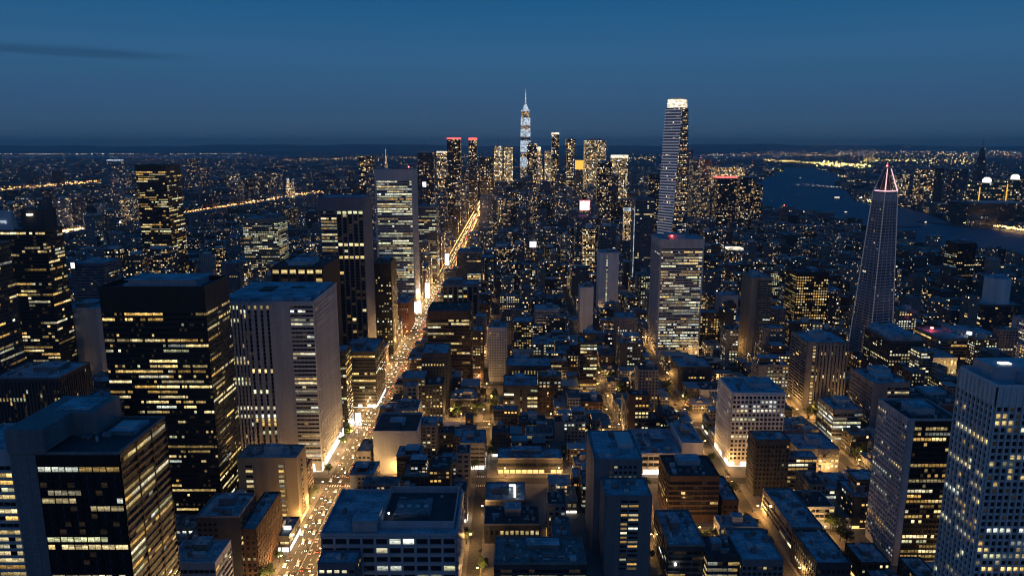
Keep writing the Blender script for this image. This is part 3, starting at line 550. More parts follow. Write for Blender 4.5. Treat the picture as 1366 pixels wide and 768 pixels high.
B('apartment_tower', 'plain grey slab with few windows before the slender blue glass tower', 'apartment tower', 'the plain grey slab', 824, 850, 425, 938, D=36, wall='grey', faces={'*': grid(3.2, mg=.3, prow=.3, pin=.15)}, gear=4)
B('office_building', 'striped pale block with horizontal ledges among low roofs', 'office building', 'the striped pale block', 714, 745, 413, 1052, D=32, wall='white', faces={'*': rib(3, d=1.2, sill=.4, prow=.15, pin=.3)}, fh=4, gear=5)
B('low_rise_building', 'round blue dome beside the street at the white balcony building', 'low building', 'the blue dome hall', 888, 910, 563, 712, D=22, wall='blue', faces={'*': grid(3)}, gear=0, box=(0, 0, .01, .01, .1),
  extra=lambda root, W, D, Z, r: (lambda m: ([m.cyl(0, 0, Z + 10 * math.sin(a * math.pi / 16) - .02, Z + 10 * math.sin((a + 1) * math.pi / 16), 11 * math.cos(a * math.pi / 16), 11 * math.cos((a + 1) * math.pi / 16), n=20, cap=False) for a in range(8)], m.build('dome', 'roof', root)))(MB()))
B('low_rise_building', 'long low building with a glowing shop floor facing the cross street', 'low building', 'the glowing shop floor building', 664, 750, 612, 582, D=22, wall='dgrey', faces={'*': rib(3.6, prow=.35, pin=.3)}, gear=9, shop='shop')
B('office_building', 'pair of pale service shafts framing a dark lit block', 'office building', 'the pale shaft block', 672, 717, 515, 715, D=36, wall='dgrey', faces={'F': [(0, .3, 'ribbon', 3, dict(prow=.6, pin=.6)), (.3, .45, 'blank', 3, {}), (.45, .58, 'fins', 3, dict(mg=.3)), (.58, .7, 'blank', 3, {}), (.7, 1, 'ribbon', 3, dict(prow=.8, pin=.8))]}, gear=9)
B('low_rise_building', 'grey block of thin stripes with a lit foot near the orange side street', 'low building', 'the thin striped block', 614, 646, 592, 590, D=30, wall='grey', faces={'*': rib(3.6, d=.8, sill=.4, prow=.2)}, gear=6, shop='shopw')
B('low_rise_building', 'dark apartment rows with yellow windows in front of the cross street', 'low building', 'the yellow window rows', 646, 720, 700, 470, D=26, wall='dgrey', faces={'*': grid(3.4, mg=.2, prow=.9, pin=.6, tone=.05)}, gear=10, roof='roofd')
B('low_rise_building', 'low yard building with a bright L-shaped lit canopy', 'low building', 'the lit canopy yard', 648, 700, 668, 512, D=30, wall='dgrey', faces={'*': grid(3.4, prow=.4)}, gear=8,
  extra=lambda root, W, D, Z, r: (lambda m: (m.box(W * .22, W * .27, -D * .5, D * .2, Z + 3, Z + 3.4, bottom=True), m.box(0, W * .22, D * .12, D * .2, Z + 3, Z + 3.4, bottom=True), m.build('lit_canopy', 'shopw', root)))(MB()))
B('low_rise_building', 'bottom edge flat roof with dark gravel and round vents', 'low building', 'the dark gravel roof', 660, 782, 752, 405, D=30, wall='dgrey', faces={'*': rib(3.4, prow=.3, pin=.3)}, gear=12, roof='roofg')
B('office_building', 'stepped blue roofed building with a white lamp on its side wall', 'office building', 'the white lamp building', 892, 940, 728, 420, D=45, wall='dgrey', faces={'*': rib(3.4, prow=.3, pin=.4)}, gear=8,
  extra=lambda root, W, D, Z, r: (lambda m: (m.cyl(-W * .3, -D / 2 - 1.2, Z * .55, Z * .55 + 1, .7, n=8), m.build('wall_lamp', 'lampw', root)))(MB()))
B('low_rise_building', 'small dark house with one bright attic strip next to the white lamp building', 'low building', 'the bright attic house', 944, 985, 742, 412, D=22, wall='dgrey', faces={'*': rib(3, prow=.7, pin=.9)}, gear=4, roof='roofd')
B('low_rise_building', 'flat roof with a dark painted bracket and blue surface', 'low building', 'the dark bracket roof', 990, 1045, 748, 410, D=38, wall='grey', faces={'*': grid(3)}, gear=4)
B('office_building', 'narrow dark building with two brick bays below the black slab tower', 'office building', 'the two bay building', 262, 318, 690, 418, D=30, wall='dgrey', faces={'F': [(0, .5, 'grid', 3, dict(prow=.4, pin=.2)), (.5, 1, 'blank', 4, {})], 'R': grid(3, prow=.3, pin=.3)}, gear=4)
B('office_building', 'brown wing leaning on the two bay building beside the avenue', 'office building', 'the brown wing', 318, 341, 707, 420, D=50, wall='brown', faces={'*': grid(2.8, mg=.25, prow=.3, pin=.3)}, gear=4)
B('low_rise_building', 'low flat roof with a white rim at the bottom edge', 'low building', 'the white rim roof', 222, 286, 752, 375, D=24, wall='white', faces={'*': rib(3)}, gear=3)
B('low_rise_building', 'small lit pavilion with green glowing shops by the avenue', 'low building', 'the green shop pavilion', 344, 385, 716, 459, D=26, wall='dgrey', faces={'*': rib(3, prow=1, pin=.8)}, gear=4, shop='shopw')
# ------------------------------------------------------------------ special towers
def sq(w, d, a=0., cut=0., cx=0, cy=0):
    P = [(-w / 2, -d / 2), (w / 2, -d / 2), (w / 2, d / 2), (-w / 2, d / 2)]
    if cut: P = [(-w / 2 + cut, -d / 2), (w / 2 - cut, -d / 2), (w / 2, -d / 2 + cut), (w / 2, d / 2 - cut), (w / 2 - cut, d / 2), (-w / 2 + cut, d / 2), (-w / 2, d / 2 - cut), (-w / 2, -d / 2 + cut)]
    c, s = math.cos(a), math.sin(a); return [(x * c - y * s + cx, x * s + y * c + cy) for x, y in P]
# twisting residential tower
Yt = 1900; Xt = xat(899, Yt, 100)
root = empty('skyscraper', (Xt, Yt, 0)); tag(root, 'very tall twisting tower of stacked pale balconies under a floodlit white crown', 'skyscraper'); REF.append(('the twisting tower', Xt, Yt)); HERO_BOX.append((Xt - 40, Xt + 40, Yt - 40, Yt + 40))
Zt = CAM_H - Yt * math.tan(ang(144))
def tw(z):
    t = z / Zt; w = 51 - 9 * max(0, t - .3) / .7; return w, R(27 + 28 * t)
m = MB()
for k in range(30):
    z0, z1 = Zt * k / 30, Zt * (k + 1) / 30; w0, a0 = tw(z0); w1, a1 = tw(z1); A, Bq = sq(w0, w0, a0), sq(w1, w1, a1)
    for f in range(4):
        a, b, c, d = A[f], A[(f + 1) % 4], Bq[(f + 1) % 4], Bq[f]
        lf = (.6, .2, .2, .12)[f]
        m.face([(*a, z0), (*b, z0), (*c, z1), (*d, z1)], uv=[(0, z0), (w0, z0), (w0, z1), (0, z1)], p=(.13 * f + .2, lf, 4.2, 1.5), w=((.05, .055, .065, 1), (.05, .055, .065, 1), (.1, .1, .1, 1), (.55, .55, .6, 1))[f])  # lit face painted paler, its light put into the wall colour
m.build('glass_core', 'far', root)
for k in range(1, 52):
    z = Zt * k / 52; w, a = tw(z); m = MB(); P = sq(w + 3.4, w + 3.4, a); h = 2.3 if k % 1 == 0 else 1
    m.loft([(z, P), (z + h * 1.1, P)]); m.face([(*q, z) for q in P][::-1]); m.mi[3] = 1; m.build('balcony', ('blue', 'led'), root)  # one slab face glows, floodlight on it put into the material
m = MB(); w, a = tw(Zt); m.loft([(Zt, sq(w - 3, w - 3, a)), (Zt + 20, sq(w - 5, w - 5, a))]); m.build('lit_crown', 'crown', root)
m = MB(); m.loft([(Zt + 20.01, sq(w - 12, w - 12, a)), (Zt + 24, sq(w - 12, w - 12, a))]); m.build('roof_penthouse', 'plant', root)

# obelisk tower with ribs and pink-lit open crown
Yo = 955; Xo = 492; s_ = 978 / 960
root = empty('skyscraper', (Xo, Yo, 0)); tag(root, 'tapering ribbed tower with an open pyramid crown edged in pink light', 'skyscraper'); REF.append(('the tapering crown tower', Xo, Yo)); HERO_BOX.append((Xo - 32, Xo + 32, Yo - 32, Yo + 32))
Zo = CAM_H - Yo * math.tan(ang(255)); Za = CAM_H - Yo * math.tan(ang(222))
wd = lambda t: 38 - 18 * t
ro = R(17)
m = MB(); secs = [(Zo * k / 10, sq(wd(k / 10), wd(k / 10), ro, 1.2)) for k in range(11)]; m.loft(secs, p=(.31, .05, 3.2, .7), w=(.17, .19, .23, 1)); m.build('wall_shell', 'far', root)
for k in range(1, 56):
    z = Zo * k / 56; P = sq(wd(k / 56) + 1.1, wd(k / 56) + 1.1, ro, 1.5); m = MB(); m.loft([(z, P), (z + 1.3, P)]); m.face([(*q, z) for q in P][::-1]); m.build('floor_band', 'steel', root)
for f in range(4):
    for j, (fa, fb) in enumerate(((.0, .0), (.15, .32), (.5, .5), (.85, .66))):
        m = MB(); pts = []
        for k in range(11):
            t = k / 10; P = sq(wd(t) + .6, wd(t) + .6, ro); fr = fa + (fb - fa) * t; a, b = P[f], P[(f + 1) % 4]
            pts.append((a[0] + (b[0] - a[0]) * fr, a[1] + (b[1] - a[1]) * fr, Zo * t))
        for a, b in zip(pts, pts[1:]): m.bar(a, b, .6, n=5)
        m.build('rib', 'rib_glow' if j == 0 else 'steel', root)  # corner ribs glow faintly, their lit look put into the material
P = sq(wd(1) + 1, wd(1) + 1, ro, 3); m = MB(); m.loft([(Zo, P), (Zo + 1, P)]); m.build('crown_ring', 'pink', root)
m = MB(); m.loft([(Zo - 13, sq(wd(1) + 2.8, wd(1) + 2.8, ro, 3.4)), (Zo - 2, sq(wd(1) + 2.2, wd(1) + 2.2, ro, 3.4))], cap=False); m.build('crown_panel', 'white', root)
P = sq(wd(1), wd(1), ro); T = sq(6, 6, ro)
for f in range(4):
    m = MB(); m.bar((*P[f], Zo), (*T[f], Za - 3), .8, .5); m.build('crown_strut', 'steel' if f in (2, 3) else 'pink', root)
    m = MB(); a, b = P[f], P[(f + 1) % 4]; m.bar(((a[0] + b[0]) / 2, (a[1] + b[1]) / 2, Zo), (0, 0, Za), .4); m.build('crown_strut', 'white', root)
m = MB(); m.loft([(Zo, sq(11, 11, ro)), (Za - 2, sq(4, 4, ro))]); m.build('crown_core', 'brown', root)
m = MB(); m.loft([(Za - 3, sq(6, 6, ro)), (Za, sq(6, 6, ro))]); m.bar((0, 0, Za), (0, 0, Za + 7), .4, .15); o = m.build('crown_cap', 'steel', root)
m = MB(); m.cyl(-2, -2, Za, Za + 1.6, .9, n=8); m.build('warning_light', 'beacon', root)

# glowing spire of the far downtown
Yw = 3500; Xw = xat(701, Yw, -60); Zw = CAM_H - Yw * math.tan(ang(147))
root = empty('skyscraper', (Xw, Yw, 0)); tag(root, 'pale lit needle topped tower rising highest above the far downtown', 'skyscraper'); HERO_BOX.append((Xw - 40, Xw + 40, Yw - 40, Yw + 40))
m = MB()
for k in range(14):
    t0, t1 = k / 14, (k + 1) / 14; P0 = sq(54 - 14 * t0, 54 - 14 * t0, 0, 2 + 12 * t0); P1 = sq(54 - 14 * t1, 54 - 14 * t1, 0, 2 + 12 * t1)
    m.loft([(Zw * t0, P0), (Zw * t1, P1)], p=(.5, .9 if k % 3 else .15, 5, .9), w=(.3, .33, .38, 1))
m.build('wall_shell', 'far', root)
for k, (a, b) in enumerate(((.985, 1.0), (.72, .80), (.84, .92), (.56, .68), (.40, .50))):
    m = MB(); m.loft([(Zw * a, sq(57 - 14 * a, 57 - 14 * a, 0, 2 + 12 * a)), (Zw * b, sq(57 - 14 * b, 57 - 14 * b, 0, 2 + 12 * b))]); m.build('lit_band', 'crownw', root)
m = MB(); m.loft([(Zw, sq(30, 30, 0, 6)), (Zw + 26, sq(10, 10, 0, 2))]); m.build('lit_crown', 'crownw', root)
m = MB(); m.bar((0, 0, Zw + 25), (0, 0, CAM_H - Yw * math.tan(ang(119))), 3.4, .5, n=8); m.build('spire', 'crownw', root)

# ------------------------------------------------------------------ far towers, each one by its outline in the skyline
def T(label, xl, xr, yt, Y, lf=.4, st=1.2, w=(.16, .165, .18), cell=None, crown=None, ch=0, mast=0, D=None, taper=0., rot=0., red=False, name='office_tower', cat='office tower', short=None, flare=False, dome=0):
    drop = Y * math.tan(ang(yt)); Z = CAM_H - drop; x0, x1 = xat(xl, Y, drop), xat(xr, Y, drop); W = x1 - x0; D = D or W * .8; X = (x0 + x1) / 2
    root = empty(name, (X, Y + D / 2, 0), rot); tag(root, label, cat); HERO_BOX.append((X - W / 2 - 3, X + W / 2 + 3, Y - 3, Y + D + 3))
    if short: REF.append((short, X, Y))
    cell = cell or max(3.2, Y / 960 * 1.5); p = (rng.random(), lf, cell, st); Zb = Z - ch
    if flare: secs = [(0, sq(W * .8, D * .8)), (Zb * .55, sq(W * .72, D * .72)), (Zb, sq(W, D))]
    else: secs = [(0, sq(W, D)), (Zb * .6, sq(W, D)), (Zb, sq(W * (1 - taper), D * (1 - taper)))]
    m = MB(); m.loft(secs, p=p, w=(*w, 1)); m.build('wall_shell', 'far', root)
    if dome:
        m = MB(); q = W * dome * .5; m.cyl(0, 0, Z, Z + q * .8, q, n=14, cap=False); m.cyl(0, 0, Z + q * .8, Z + q * 1.3, q, q * .5, n=14); m.build('lit_dome', 'shopw', root)
        m = MB(); m.box(-W / 2 - .5, -W / 2 + 2, -D / 2 - 1, -D / 2 + 2, 0, Z - 16); m.build('lit_edge', 'sign_yel', root)
    elif ch: m = MB(); k = 1 - taper + .02; m.loft([(Zb, sq(W * k, D * k)), (Z, sq(W * k * .96, D * k * .96))]); m.build('lit_crown' if crown in ('crown', 'crownw', 'sign_red', 'sign_yel') else 'roof_crown', crown or 'steel', root)
    else:
        m = MB(); m.box(-W * .3, W * .25, -D * .25, D * .3, Z - .02, Z + max(4, Z * .025)); m.build('roof_penthouse', 'plant', root)
    if mast: m = MB(); m.bar((0, 0, Z), (0, 0, Z + mast), 1.6, .4); m.build('mast', 'pole', root)
    if red: m = MB(); s = Y / 960 * .8; m.cyl(0, 0, Z + mast + 4.1, Z + mast + 4.1 + s, s * .7, n=6); m.build('warning_light', 'beacon', root)
    return root
T('slim twin edged tower outlined in white light far across the low quarter', 142, 158, 213, 3500, .3, .8, (.3, .3, .34), crown='crownw', ch=6, name='apartment_tower', cat='apartment tower', short='the outlined slim tower')
T('black tower with an amber lit band, beside the church spire', 478, 497, 208, 2900, .35, 1.2, (.04, .04, .05), short='the amber band tower')
T('dark broad tower sprinkled with red lamps behind the red lamp glass tower', 557, 578, 204, 2600, .3, 1., (.06, .06, .08), short='the red sprinkled tower')
T('black high tower with a red rim, one of two red rimmed tops', 596, 614, 184, 2700, .35, 1.2, (.035, .035, .045), crown='sign_red', ch=5, short='the black red rimmed tower')
T('slimmer tower with a bright red cap, shorter than its black neighbour', 625, 636, 184, 3000, .4, 1.2, (.08, .08, .09), crown='sign_red', ch=9, short='the red capped tower')
T('low lit block with a glowing white rim behind the red sprinkled tower', 582, 596, 202, 3100, .6, 1.6, crown='crown', ch=6)
T('cream lit tower with a short mast, first of a pair', 659, 670, 195, 3800, .95, 1.5, (.3, .28, .22), mast=60)
T('cream lit tower, second of a pair, a little slimmer', 672, 684, 196, 3900, .95, 1.5, (.3, .28, .22), mast=25)
T('dark stepped tower in front of the cream pair', 640, 658, 210, 3200, .4, 1.1, (.05, .05, .06))
T('slim dark tower with two light columns and a white cap', 736, 746, 177, 3300, .5, 1.4, (.05, .05, .06), crown='crown', ch=8, short='the white cap slim tower')
T('tower flaring towards its top with zigzag light', 755, 768, 186, 3400, .6, 1.3, (.06, .06, .07), flare=True)
T('broad warm lit tower with a mast on one corner', 781, 809, 187, 3000, .8, 1.3, (.25, .22, .17), mast=22, short='the broad warm tower')
T('lit office with a glowing white roof edge near the broad warm tower', 817, 838, 207, 2800, .75, 1.4, (.2, .18, .14), crown='crown', ch=10)
T('block carrying a plain amber lit wall', 768, 779, 214, 3100, .3, 1., crown='sign_yel', ch=38)
T('dark office with scattered lights before the broad warm tower', 797, 817, 216, 2600, .45, 1., (.05, .05, .06))
T('sail shaped pale lit tower beside the needle topped tower', 714, 724, 196, 3600, .8, 1.3, (.3, .28, .24), crown='crown', ch=14, taper=.5)
T('dark tower thick with lights beside the needle topped tower', 703, 717, 192, 3300, .55, 1.2, (.05, .05, .06))
T('lit pale tower narrowing beside the sail shaped tower', 727, 735, 202, 3500, .9, 1.4, (.3, .28, .24))
T('beige tower washed by light just beyond the twisting tower', 925, 950, 213, 2500, .5, .6, (.26, .24, .2), red=True, short='the washed beige tower')
T('thin pale stack with a red lamp between twisting tower and washed beige tower', 917, 925, 200, 2700, .3, .8, (.25, .25, .27), red=True)
T('dark sparkling apartment tower with a pink roof strip by the river', 958, 985, 236, 2450, .3, .9, (.05, .05, .06), crown='sign_red', ch=4, name='apartment_tower', cat='apartment tower')
T('dark tower flecked with amber at the river edge', 988, 1006, 237, 2300, .36, .9, (.04, .04, .05), name='apartment_tower', cat='apartment tower', short='the amber flecked tower')
T('narrow dark tower with a lit face by the amber flecked tower', 1008, 1018, 246, 2500, .4, 1., (.05, .05, .06), name='apartment_tower', cat='apartment tower')
T('slim pinkish tower with a red lamp standing at the shore', 1043, 1052, 276, 2450, .15, .6, (.3, .17, .17), red=True, name='apartment_tower', cat='apartment tower', short='the pinkish shore tower')
T('amber lit hall spread wide behind the washed beige tower', 955, 995, 224, 4200, .9, 1.4, (.2, .16, .1), name='office_building', cat='office building')
# across the river
FR = '... '
T('dark tower with lit strips on the far river bank', 1229, 1248, 225, 3300, .45, 1.2, (.07, .07, .08), short='the far bank strip tower')
T('plain dark tower touching the far bank strip tower', 1249, 1260, 224, 3350, .08, .8, (.05, .06, .07))
T('speckled lower block on the far river bank', 1196, 1214, 232, 3600, .5, 1., name='apartment_tower', cat='apartment tower')
T('grey blue tower on the far bank before the dark spire', 1272, 1292, 226, 3500, .2, .8, (.12, .13, .16))
T('dark tapering spire over the far river bank', 1308, 1320, 197, 3300, .06, .6, (.08, .10, .12), taper=.75, mast=48, short='the dark spire')
T('greenish glass tower with a yellow lit edge and domed white light', 1308, 1342, 244, 2750, .45, .9, (.12, .16, .13), cell=7, dome=.3, short='the domed light tower')
T('greenish glass tower with lit lines at the picture edge', 1345, 1385, 240, 2760, .5, .9, (.10, .14, .12), cell=7, dome=.25)
T('broad blank hall on the water with a glowing base', 1292, 1400, 272, 2560, .12, .5, (.10, .09, .08), D=120, cell=6, name='office_building', cat='office building')
# left quarter and middle distance
T('apartment tower with a lit face near the lone black tower', 158, 176, 264, 2300, .55, .7, (.22, .2, .18), name='apartment_tower', cat='apartment tower')
T('beige block behind the bright white forecourt', 120, 133, 287, 2100, .25, .6, (.28, .25, .22), name='apartment_tower', cat='apartment tower')
T('slim grey block behind the bright white forecourt', 136, 151, 280, 2150, .25, .6, (.24, .22, .22), name='apartment_tower', cat='apartment tower')
T('thin grey slab standing alone in the low quarter', 112, 121, 288, 1900, .05, .4, (.24, .25, .27), name='apartment_tower', cat='apartment tower')
T('tall hazy apartment tower, the highest of a cluster', 248, 262, 212, 3600, .35, .7, (.2, .2, .22), name='apartment_tower', cat='apartment tower', short='the hazy cluster')
T('hazy apartment tower, slimmer one in front of the cluster', 268, 277, 224, 3400, .3, .7, (.2, .2, .22), name='apartment_tower', cat='apartment tower')
T('blank pale wall block behind the black slab tower', 266, 282, 340, 1200, .0, .5, (.36, .36, .38), name='apartment_tower', cat='apartment tower')
T('dark block with two amber lit bays beside the blank pale wall block', 283, 296, 332, 1250, .55, 1.2, (.08, .07, .06), name='office_building', cat='office building')
T('glass roofed dark block behind the louvred block', 190, 224, 333, 1230, .35, .8, (.06, .07, .09), name='office_building', cat='office building')
T('dark block with a column of amber rooms next to the glass roofed dark block', 138, 160, 333, 1280, .45, 1., (.06, .05, .05), name='office_building', cat='office building')
T('brown apartment slab with lights down its edge', 166, 188, 340, 1180, .4, .8, (.16, .12, .1), name='apartment_tower', cat='apartment tower')
T('pale floodlit monument like tower on the glowing boulevard', 380, 386, 238, 3000, .9, 1.6, (.35, .32, .3), taper=.5, crown='crownw', ch=8, name='clock_tower', cat='tower')
T('second floodlit tower on the glowing boulevard, reddish', 387, 392, 242, 3050, .9, 1.4, (.35, .25, .22), taper=.5, name='clock_tower', cat='tower')
T('tiny white floodlit church spire far behind the red lamp glass tower', 512, 516, 199, 4200, .98, 2., (.5, .5, .5), taper=.85, crown='crownw', ch=30, name='church_spire', cat='spire')
T('white flat topped block along the far avenue', 640, 655, 262, 2350, .2, .6, (.3, .3, .32), name='office_building', cat='office building')
T('lit cream block near the start of the far avenue', 664, 674, 265, 2500, .6, 1.2, (.2, .18, .14), name='office_building', cat='office building')
T('stepped dark tower before the twisting tower', 866, 882, 232, 2250, .35, .9, (.07, .07, .09))
T('yellow lit block low in front of the stepped dark tower', 833, 845, 278, 1900, .8, 1.4, (.2, .17, .08), crown='crownw', ch=7, name='office_building', cat='office building')
T('grey block with pale columns holding the red rimmed sign', 768, 790, 290, 1820, .25, .8, (.2, .2, .22), name='office_building', cat='office building', short='the sign block')
T('dark block with yellow storeys under the red rimmed sign', 778, 794, 305, 1500, .7, 1.3, (.07, .06, .05), name='office_building', cat='office building')
T('grey blue slab with a dark side near the slender blue glass tower', 800, 822, 302, 1700, .2, .8, (.16, .17, .2), name='apartment_tower', cat='apartment tower')
T('low block with a bright white roof lantern beyond the pale frame office', 972, 992, 331, 1650, .4, .9, crown='crown', ch=4, name='office_building', cat='office building')
T('dark apartment tower behind the avenue at the brown topped office', 655, 684, 330, 1640, .5, .9, (.06, .06, .07), name='apartment_tower', cat='apartment tower')
T('grey block with amber lit top storeys beyond the tall column building', 623, 640, 312, 1750, .45, 1., (.18, .18, .2), name='apartment_tower', cat='apartment tower')

# ------------------------------------------------------------------ land, water, streets
ST_X = [(-143, 26), (-26, 9), (102, 9), (184, 10), (301, 9), (410, 9), (530, 9), (640, 9), (-296, 8), (-402, 9), (-520, 9), (-640, 9)]
ST_Y = [(568, 11), (695, 10), (818, 10), (918, 10), (1042, 9), (1165, 10), (1290, 9)]
tag(bpy.data.objects.new('ground', None), kind='structure')
g = bpy.data.objects['ground']; bpy.data.objects.remove(g)
m = MB(); S = 150000; m.face([(-S, -3000, 0), (S, -3000, 0), (S, S, 0), (-S, S, 0)]); tag(m.build('ground', 'soil'), kind='structure')
near = [(1004, 262), (1014, 276), (1028, 284), (1075, 291), (1130, 301), (1200, 323), (1290, 347), (1366, 354), (1560, 372)]
far_ = [(1560, 308), (1366, 306), (1292, 304), (1262, 296), (1235, 285), (1206, 277), (1165, 273), (1140, 268), (1128, 254), (1112, 247), (1120, 241), (1136, 235), (1108, 230), (1078, 224), (1050, 223), (1036, 230), (1018, 238), (1010, 248)]
WATER = [ground(*p) for p in near + far_]
def inside(x, y, P=WATER):
    c = False; j = len(P) - 1
    for i in range(len(P)):
        if (P[i][1] > y) != (P[j][1] > y) and x < (P[j][0] - P[i][0]) * (y - P[i][1]) / (P[j][1] - P[i][1]) + P[i][0]: c = not c
        j = i
    return c
me = bpy.data.meshes.new('river'); me.from_pydata([(x, y, .5) for x, y in WATER], [], [tuple(range(len(WATER)))]); me.materials.append(MAT['water'])
o = bpy.data.objects.new('river', me); col.objects.link(o); tag(o, kind='structure')
# thin arms of water far out
for i, P in enumerate(([(-30, 211), (330, 211), (420, 206), (330, 207), (-30, 207.5)], [(900, 211), (1040, 212), (1060, 208), (960, 205), (900, 207)])):
    Q = [ground(*p) for p in P]; me = bpy.data.meshes.new('inlet'); me.from_pydata([(x, y, .5) for x, y in Q], [], [tuple(range(len(Q)))]); me.materials.append(MAT['water']); o = bpy.data.objects.new('inlet', me); col.objects.link(o); tag(o, kind='structure')
# hills on the horizon
m = MB(); prev = None; n = 160
for k in range(n + 1):
    x = -62000 + 124000 * k / n; h = 250 + 45 * math.sin(k * .21) + 30 * math.sin(k * .53 + 1) + 22 * math.sin(k * 1.3)
    q = [(x, 36000, 0), (x, 40000, h), (x, 46000, 0)]
    if prev:
        m.face([prev[0], q[0], q[1], prev[1]]); m.face([prev[1], q[1], q[2], prev[2]])
    prev = q
tag(m.build('hills', 'hill'), kind='structure')

def lane_sheet(name, mat, rects, z):
    m = MB()
    for x0, x1, y0, y1 in rects: m.face([(x0, y0, z), (x1, y0, z), (x1, y1, z), (x0, y1, z)])
    return tag(m.build(name, mat), kind='structure')
Y0, Y1 = 250, 1420; YB = 4300
ave = [(-156, -130, Y0, YB)]
lane_sheet('avenue', 'asphalt', ave, .02)
cross = [(-760, 760, y - w / 2, y + w / 2) for y, w in ST_Y]
xs = []
for x, w in ST_X[1:]:
    yy = [Y0] + [v for y, w2 in ST_Y for v in (y - w2 / 2, y + w2 / 2)] + [Y1]
    for a, b in zip(yy[::2], yy[1::2]): xs.append((x - w / 2, x + w / 2, a, b))
cr2 = []
for r_ in cross: cr2 += [(r_[0], -156, r_[2], r_[3]), (-130, r_[1], r_[2], r_[3])]
lane_sheet('street', 'asphalt', xs + cr2, .012)
# painted lines
m = MB()
def dash(x, y0, y1, w=.15, l=3., gap=6.):
    y = y0
    while y < y1:
        if not any(abs(y + l / 2 - a) < b / 2 + 6 for a, b in ST_Y): m.face([(x - w, y, .028), (x + w, y, .028), (x + w, y + l, .028), (x - w, y + l, .028)])
        y += l + gap
for x in (-151.7, -147.4, -138.6, -134.3): dash(x, Y0, 900)
for x in (-143.25, -142.75): dash(x, Y0, 1000, .1, 8.5, .5)
for y, w in ST_Y[:4]:
    for k in range(12):
        x = -155 + k * 2.1
        for yy in (y - w / 2 - 5.5, y + w / 2 + 1.5): m.face([(x, yy, .03), (x + 1, yy, .03), (x + 1, yy + 4, .03), (x, yy + 4, .03)])
for x, w in ST_X[1:8]:
    for y, w2 in ST_Y[:3]:
        for k in range(int(w / 1.6)):
            xx = x - w / 2 + .5 + k * 1.6
            for yy in (y - w2 / 2 - 4.5, y + w2 / 2 + 1.5): m.face([(xx, yy, .022), (xx + .8, yy, .022), (xx + .8, yy + 3, .022), (xx, yy + 3, .022)])
tag(m.build('road_markings', 'paint'), kind='structure')
# blocks: kerbed pavement slabs
xe = sorted([(x - w / 2, x + w / 2) for x, w in ST_X]); ye = sorted([(y - w / 2, y + w / 2) for y, w in ST_Y])
xg = [(-760, xe[0][0])] + [(a[1], b[0]) for a, b in zip(xe, xe[1:])] + [(xe[-1][1], 760)]
yg = [(Y0, ye[0][0])] + [(a[1], b[0]) for a, b in zip(ye, ye[1:])] + [(ye[-1][1], Y1)]
m = MB(); BLOCKS = []
for x0, x1 in xg:
    for y0, y1 in yg: m.box(x0, x1, y0, y1, 0, .15); BLOCKS.append((x0, x1, y0, y1))
tag(m.build('pavement', 'pave'), kind='structure')
# ------------------------------------------------------------------ street lamps with real lights
def lamp_proto(warm=True):
    root = empty('street_lamp', (0, -900, .15)); tag(root, 'steel street lamp with an arm over the road, glowing warm', 'street lamp', 'street lamps along the streets')
    m = MB(); m.cyl(0, 0, 0, 9.2, .12, .07, n=6); m.bar((0, 0, 9.1), (2.1, 0, 9.6), .06, .05, n=5); m.build('pole', 'pole', root)
    m = MB(); m.box(1.6, 2.7, -.28, .28, 9.42, 9.6, bottom=True); m.build('lamp_head', 'lamp', root)
    return root
proto = lamp_proto(); used = False; NL = 0
LD = {}
def light_at(x, y, z, power, color, rad=.35):
    key = (power, color)
    if key not in LD:
        l = bpy.data.lights.new('street_light', 'POINT'); l.energy = power; l.color = color; l.shadow_soft_size = rad; LD[key] = l
    o = bpy.data.objects.new('street_light', LD[key]); col.objects.link(o); return o
SOD = (1., .46, .09); WHT = (1., .78, .5)
def lamp(x, y, rz, power=9000, color=SOD):
    global used, NL
    o = proto if not used else copy_tree(proto, (0, 0, 0)); used = True
    o.location = (x, y, .15); o.rotation_euler = (0, 0, rz); NL += 1
    if power:
        l = light_at(0, 0, 0, power, color); l.parent = o; l.location = (2.15, 0, 9.1)
def on_cross(y): return any(abs(y - a) < b / 2 + 3 for a, b in ST_Y)
def on_x(x): return any(abs(x - a) < b / 2 + 3 for a, b in ST_X)
y = 385
while y < 1420:
    if not on_cross(y):
        lamp(-157.2, y, 0, 9500, (1., .56, .2)); lamp(-128.8, y + 9, math.pi, 9500, (1., .56, .2))
    y += 27
for x, w in ST_X[1:9]:
    k = {-26: 8, 102: 3, 184: 18, 301: 13, -296: 1}.get(x, 2.) * 680; y = 425
    while y < 1060:
        px, py = project(x, y, 0)
        if not on_cross(y) and -30 < px < 1396 and rng.random() < (.75 if k > 1500 else .5): lamp(x + (w / 2 + 1) * (1 if int(y) % 2 else -1), y, math.pi if int(y) % 2 else 0, k * rng.choice((.4, .8, 1.5)), SOD)
        y += 41
for y, w in ST_Y:
    x = -420; k = {568: 14, 695: 6, 918: 7}.get(y, 1.6) * 700
    while x < 560:
        px, py = project(x, y, 0)
        if not on_x(x) and -30 < px < 1396: lamp(x, y + w / 2 + 1, -math.pi / 2, k * rng.choice((.4, .8, 1.5)), SOD)
        x += 46 if y < 800 else 95
# the avenue far out: fewer, stronger masts
y = 1440
while y < 3400:
    lamp(-157.2, y, 0, 26000, (1., .55, .2)); lamp(-128.8, y + 40, math.pi, 26000, (1., .55, .2)); y += 105

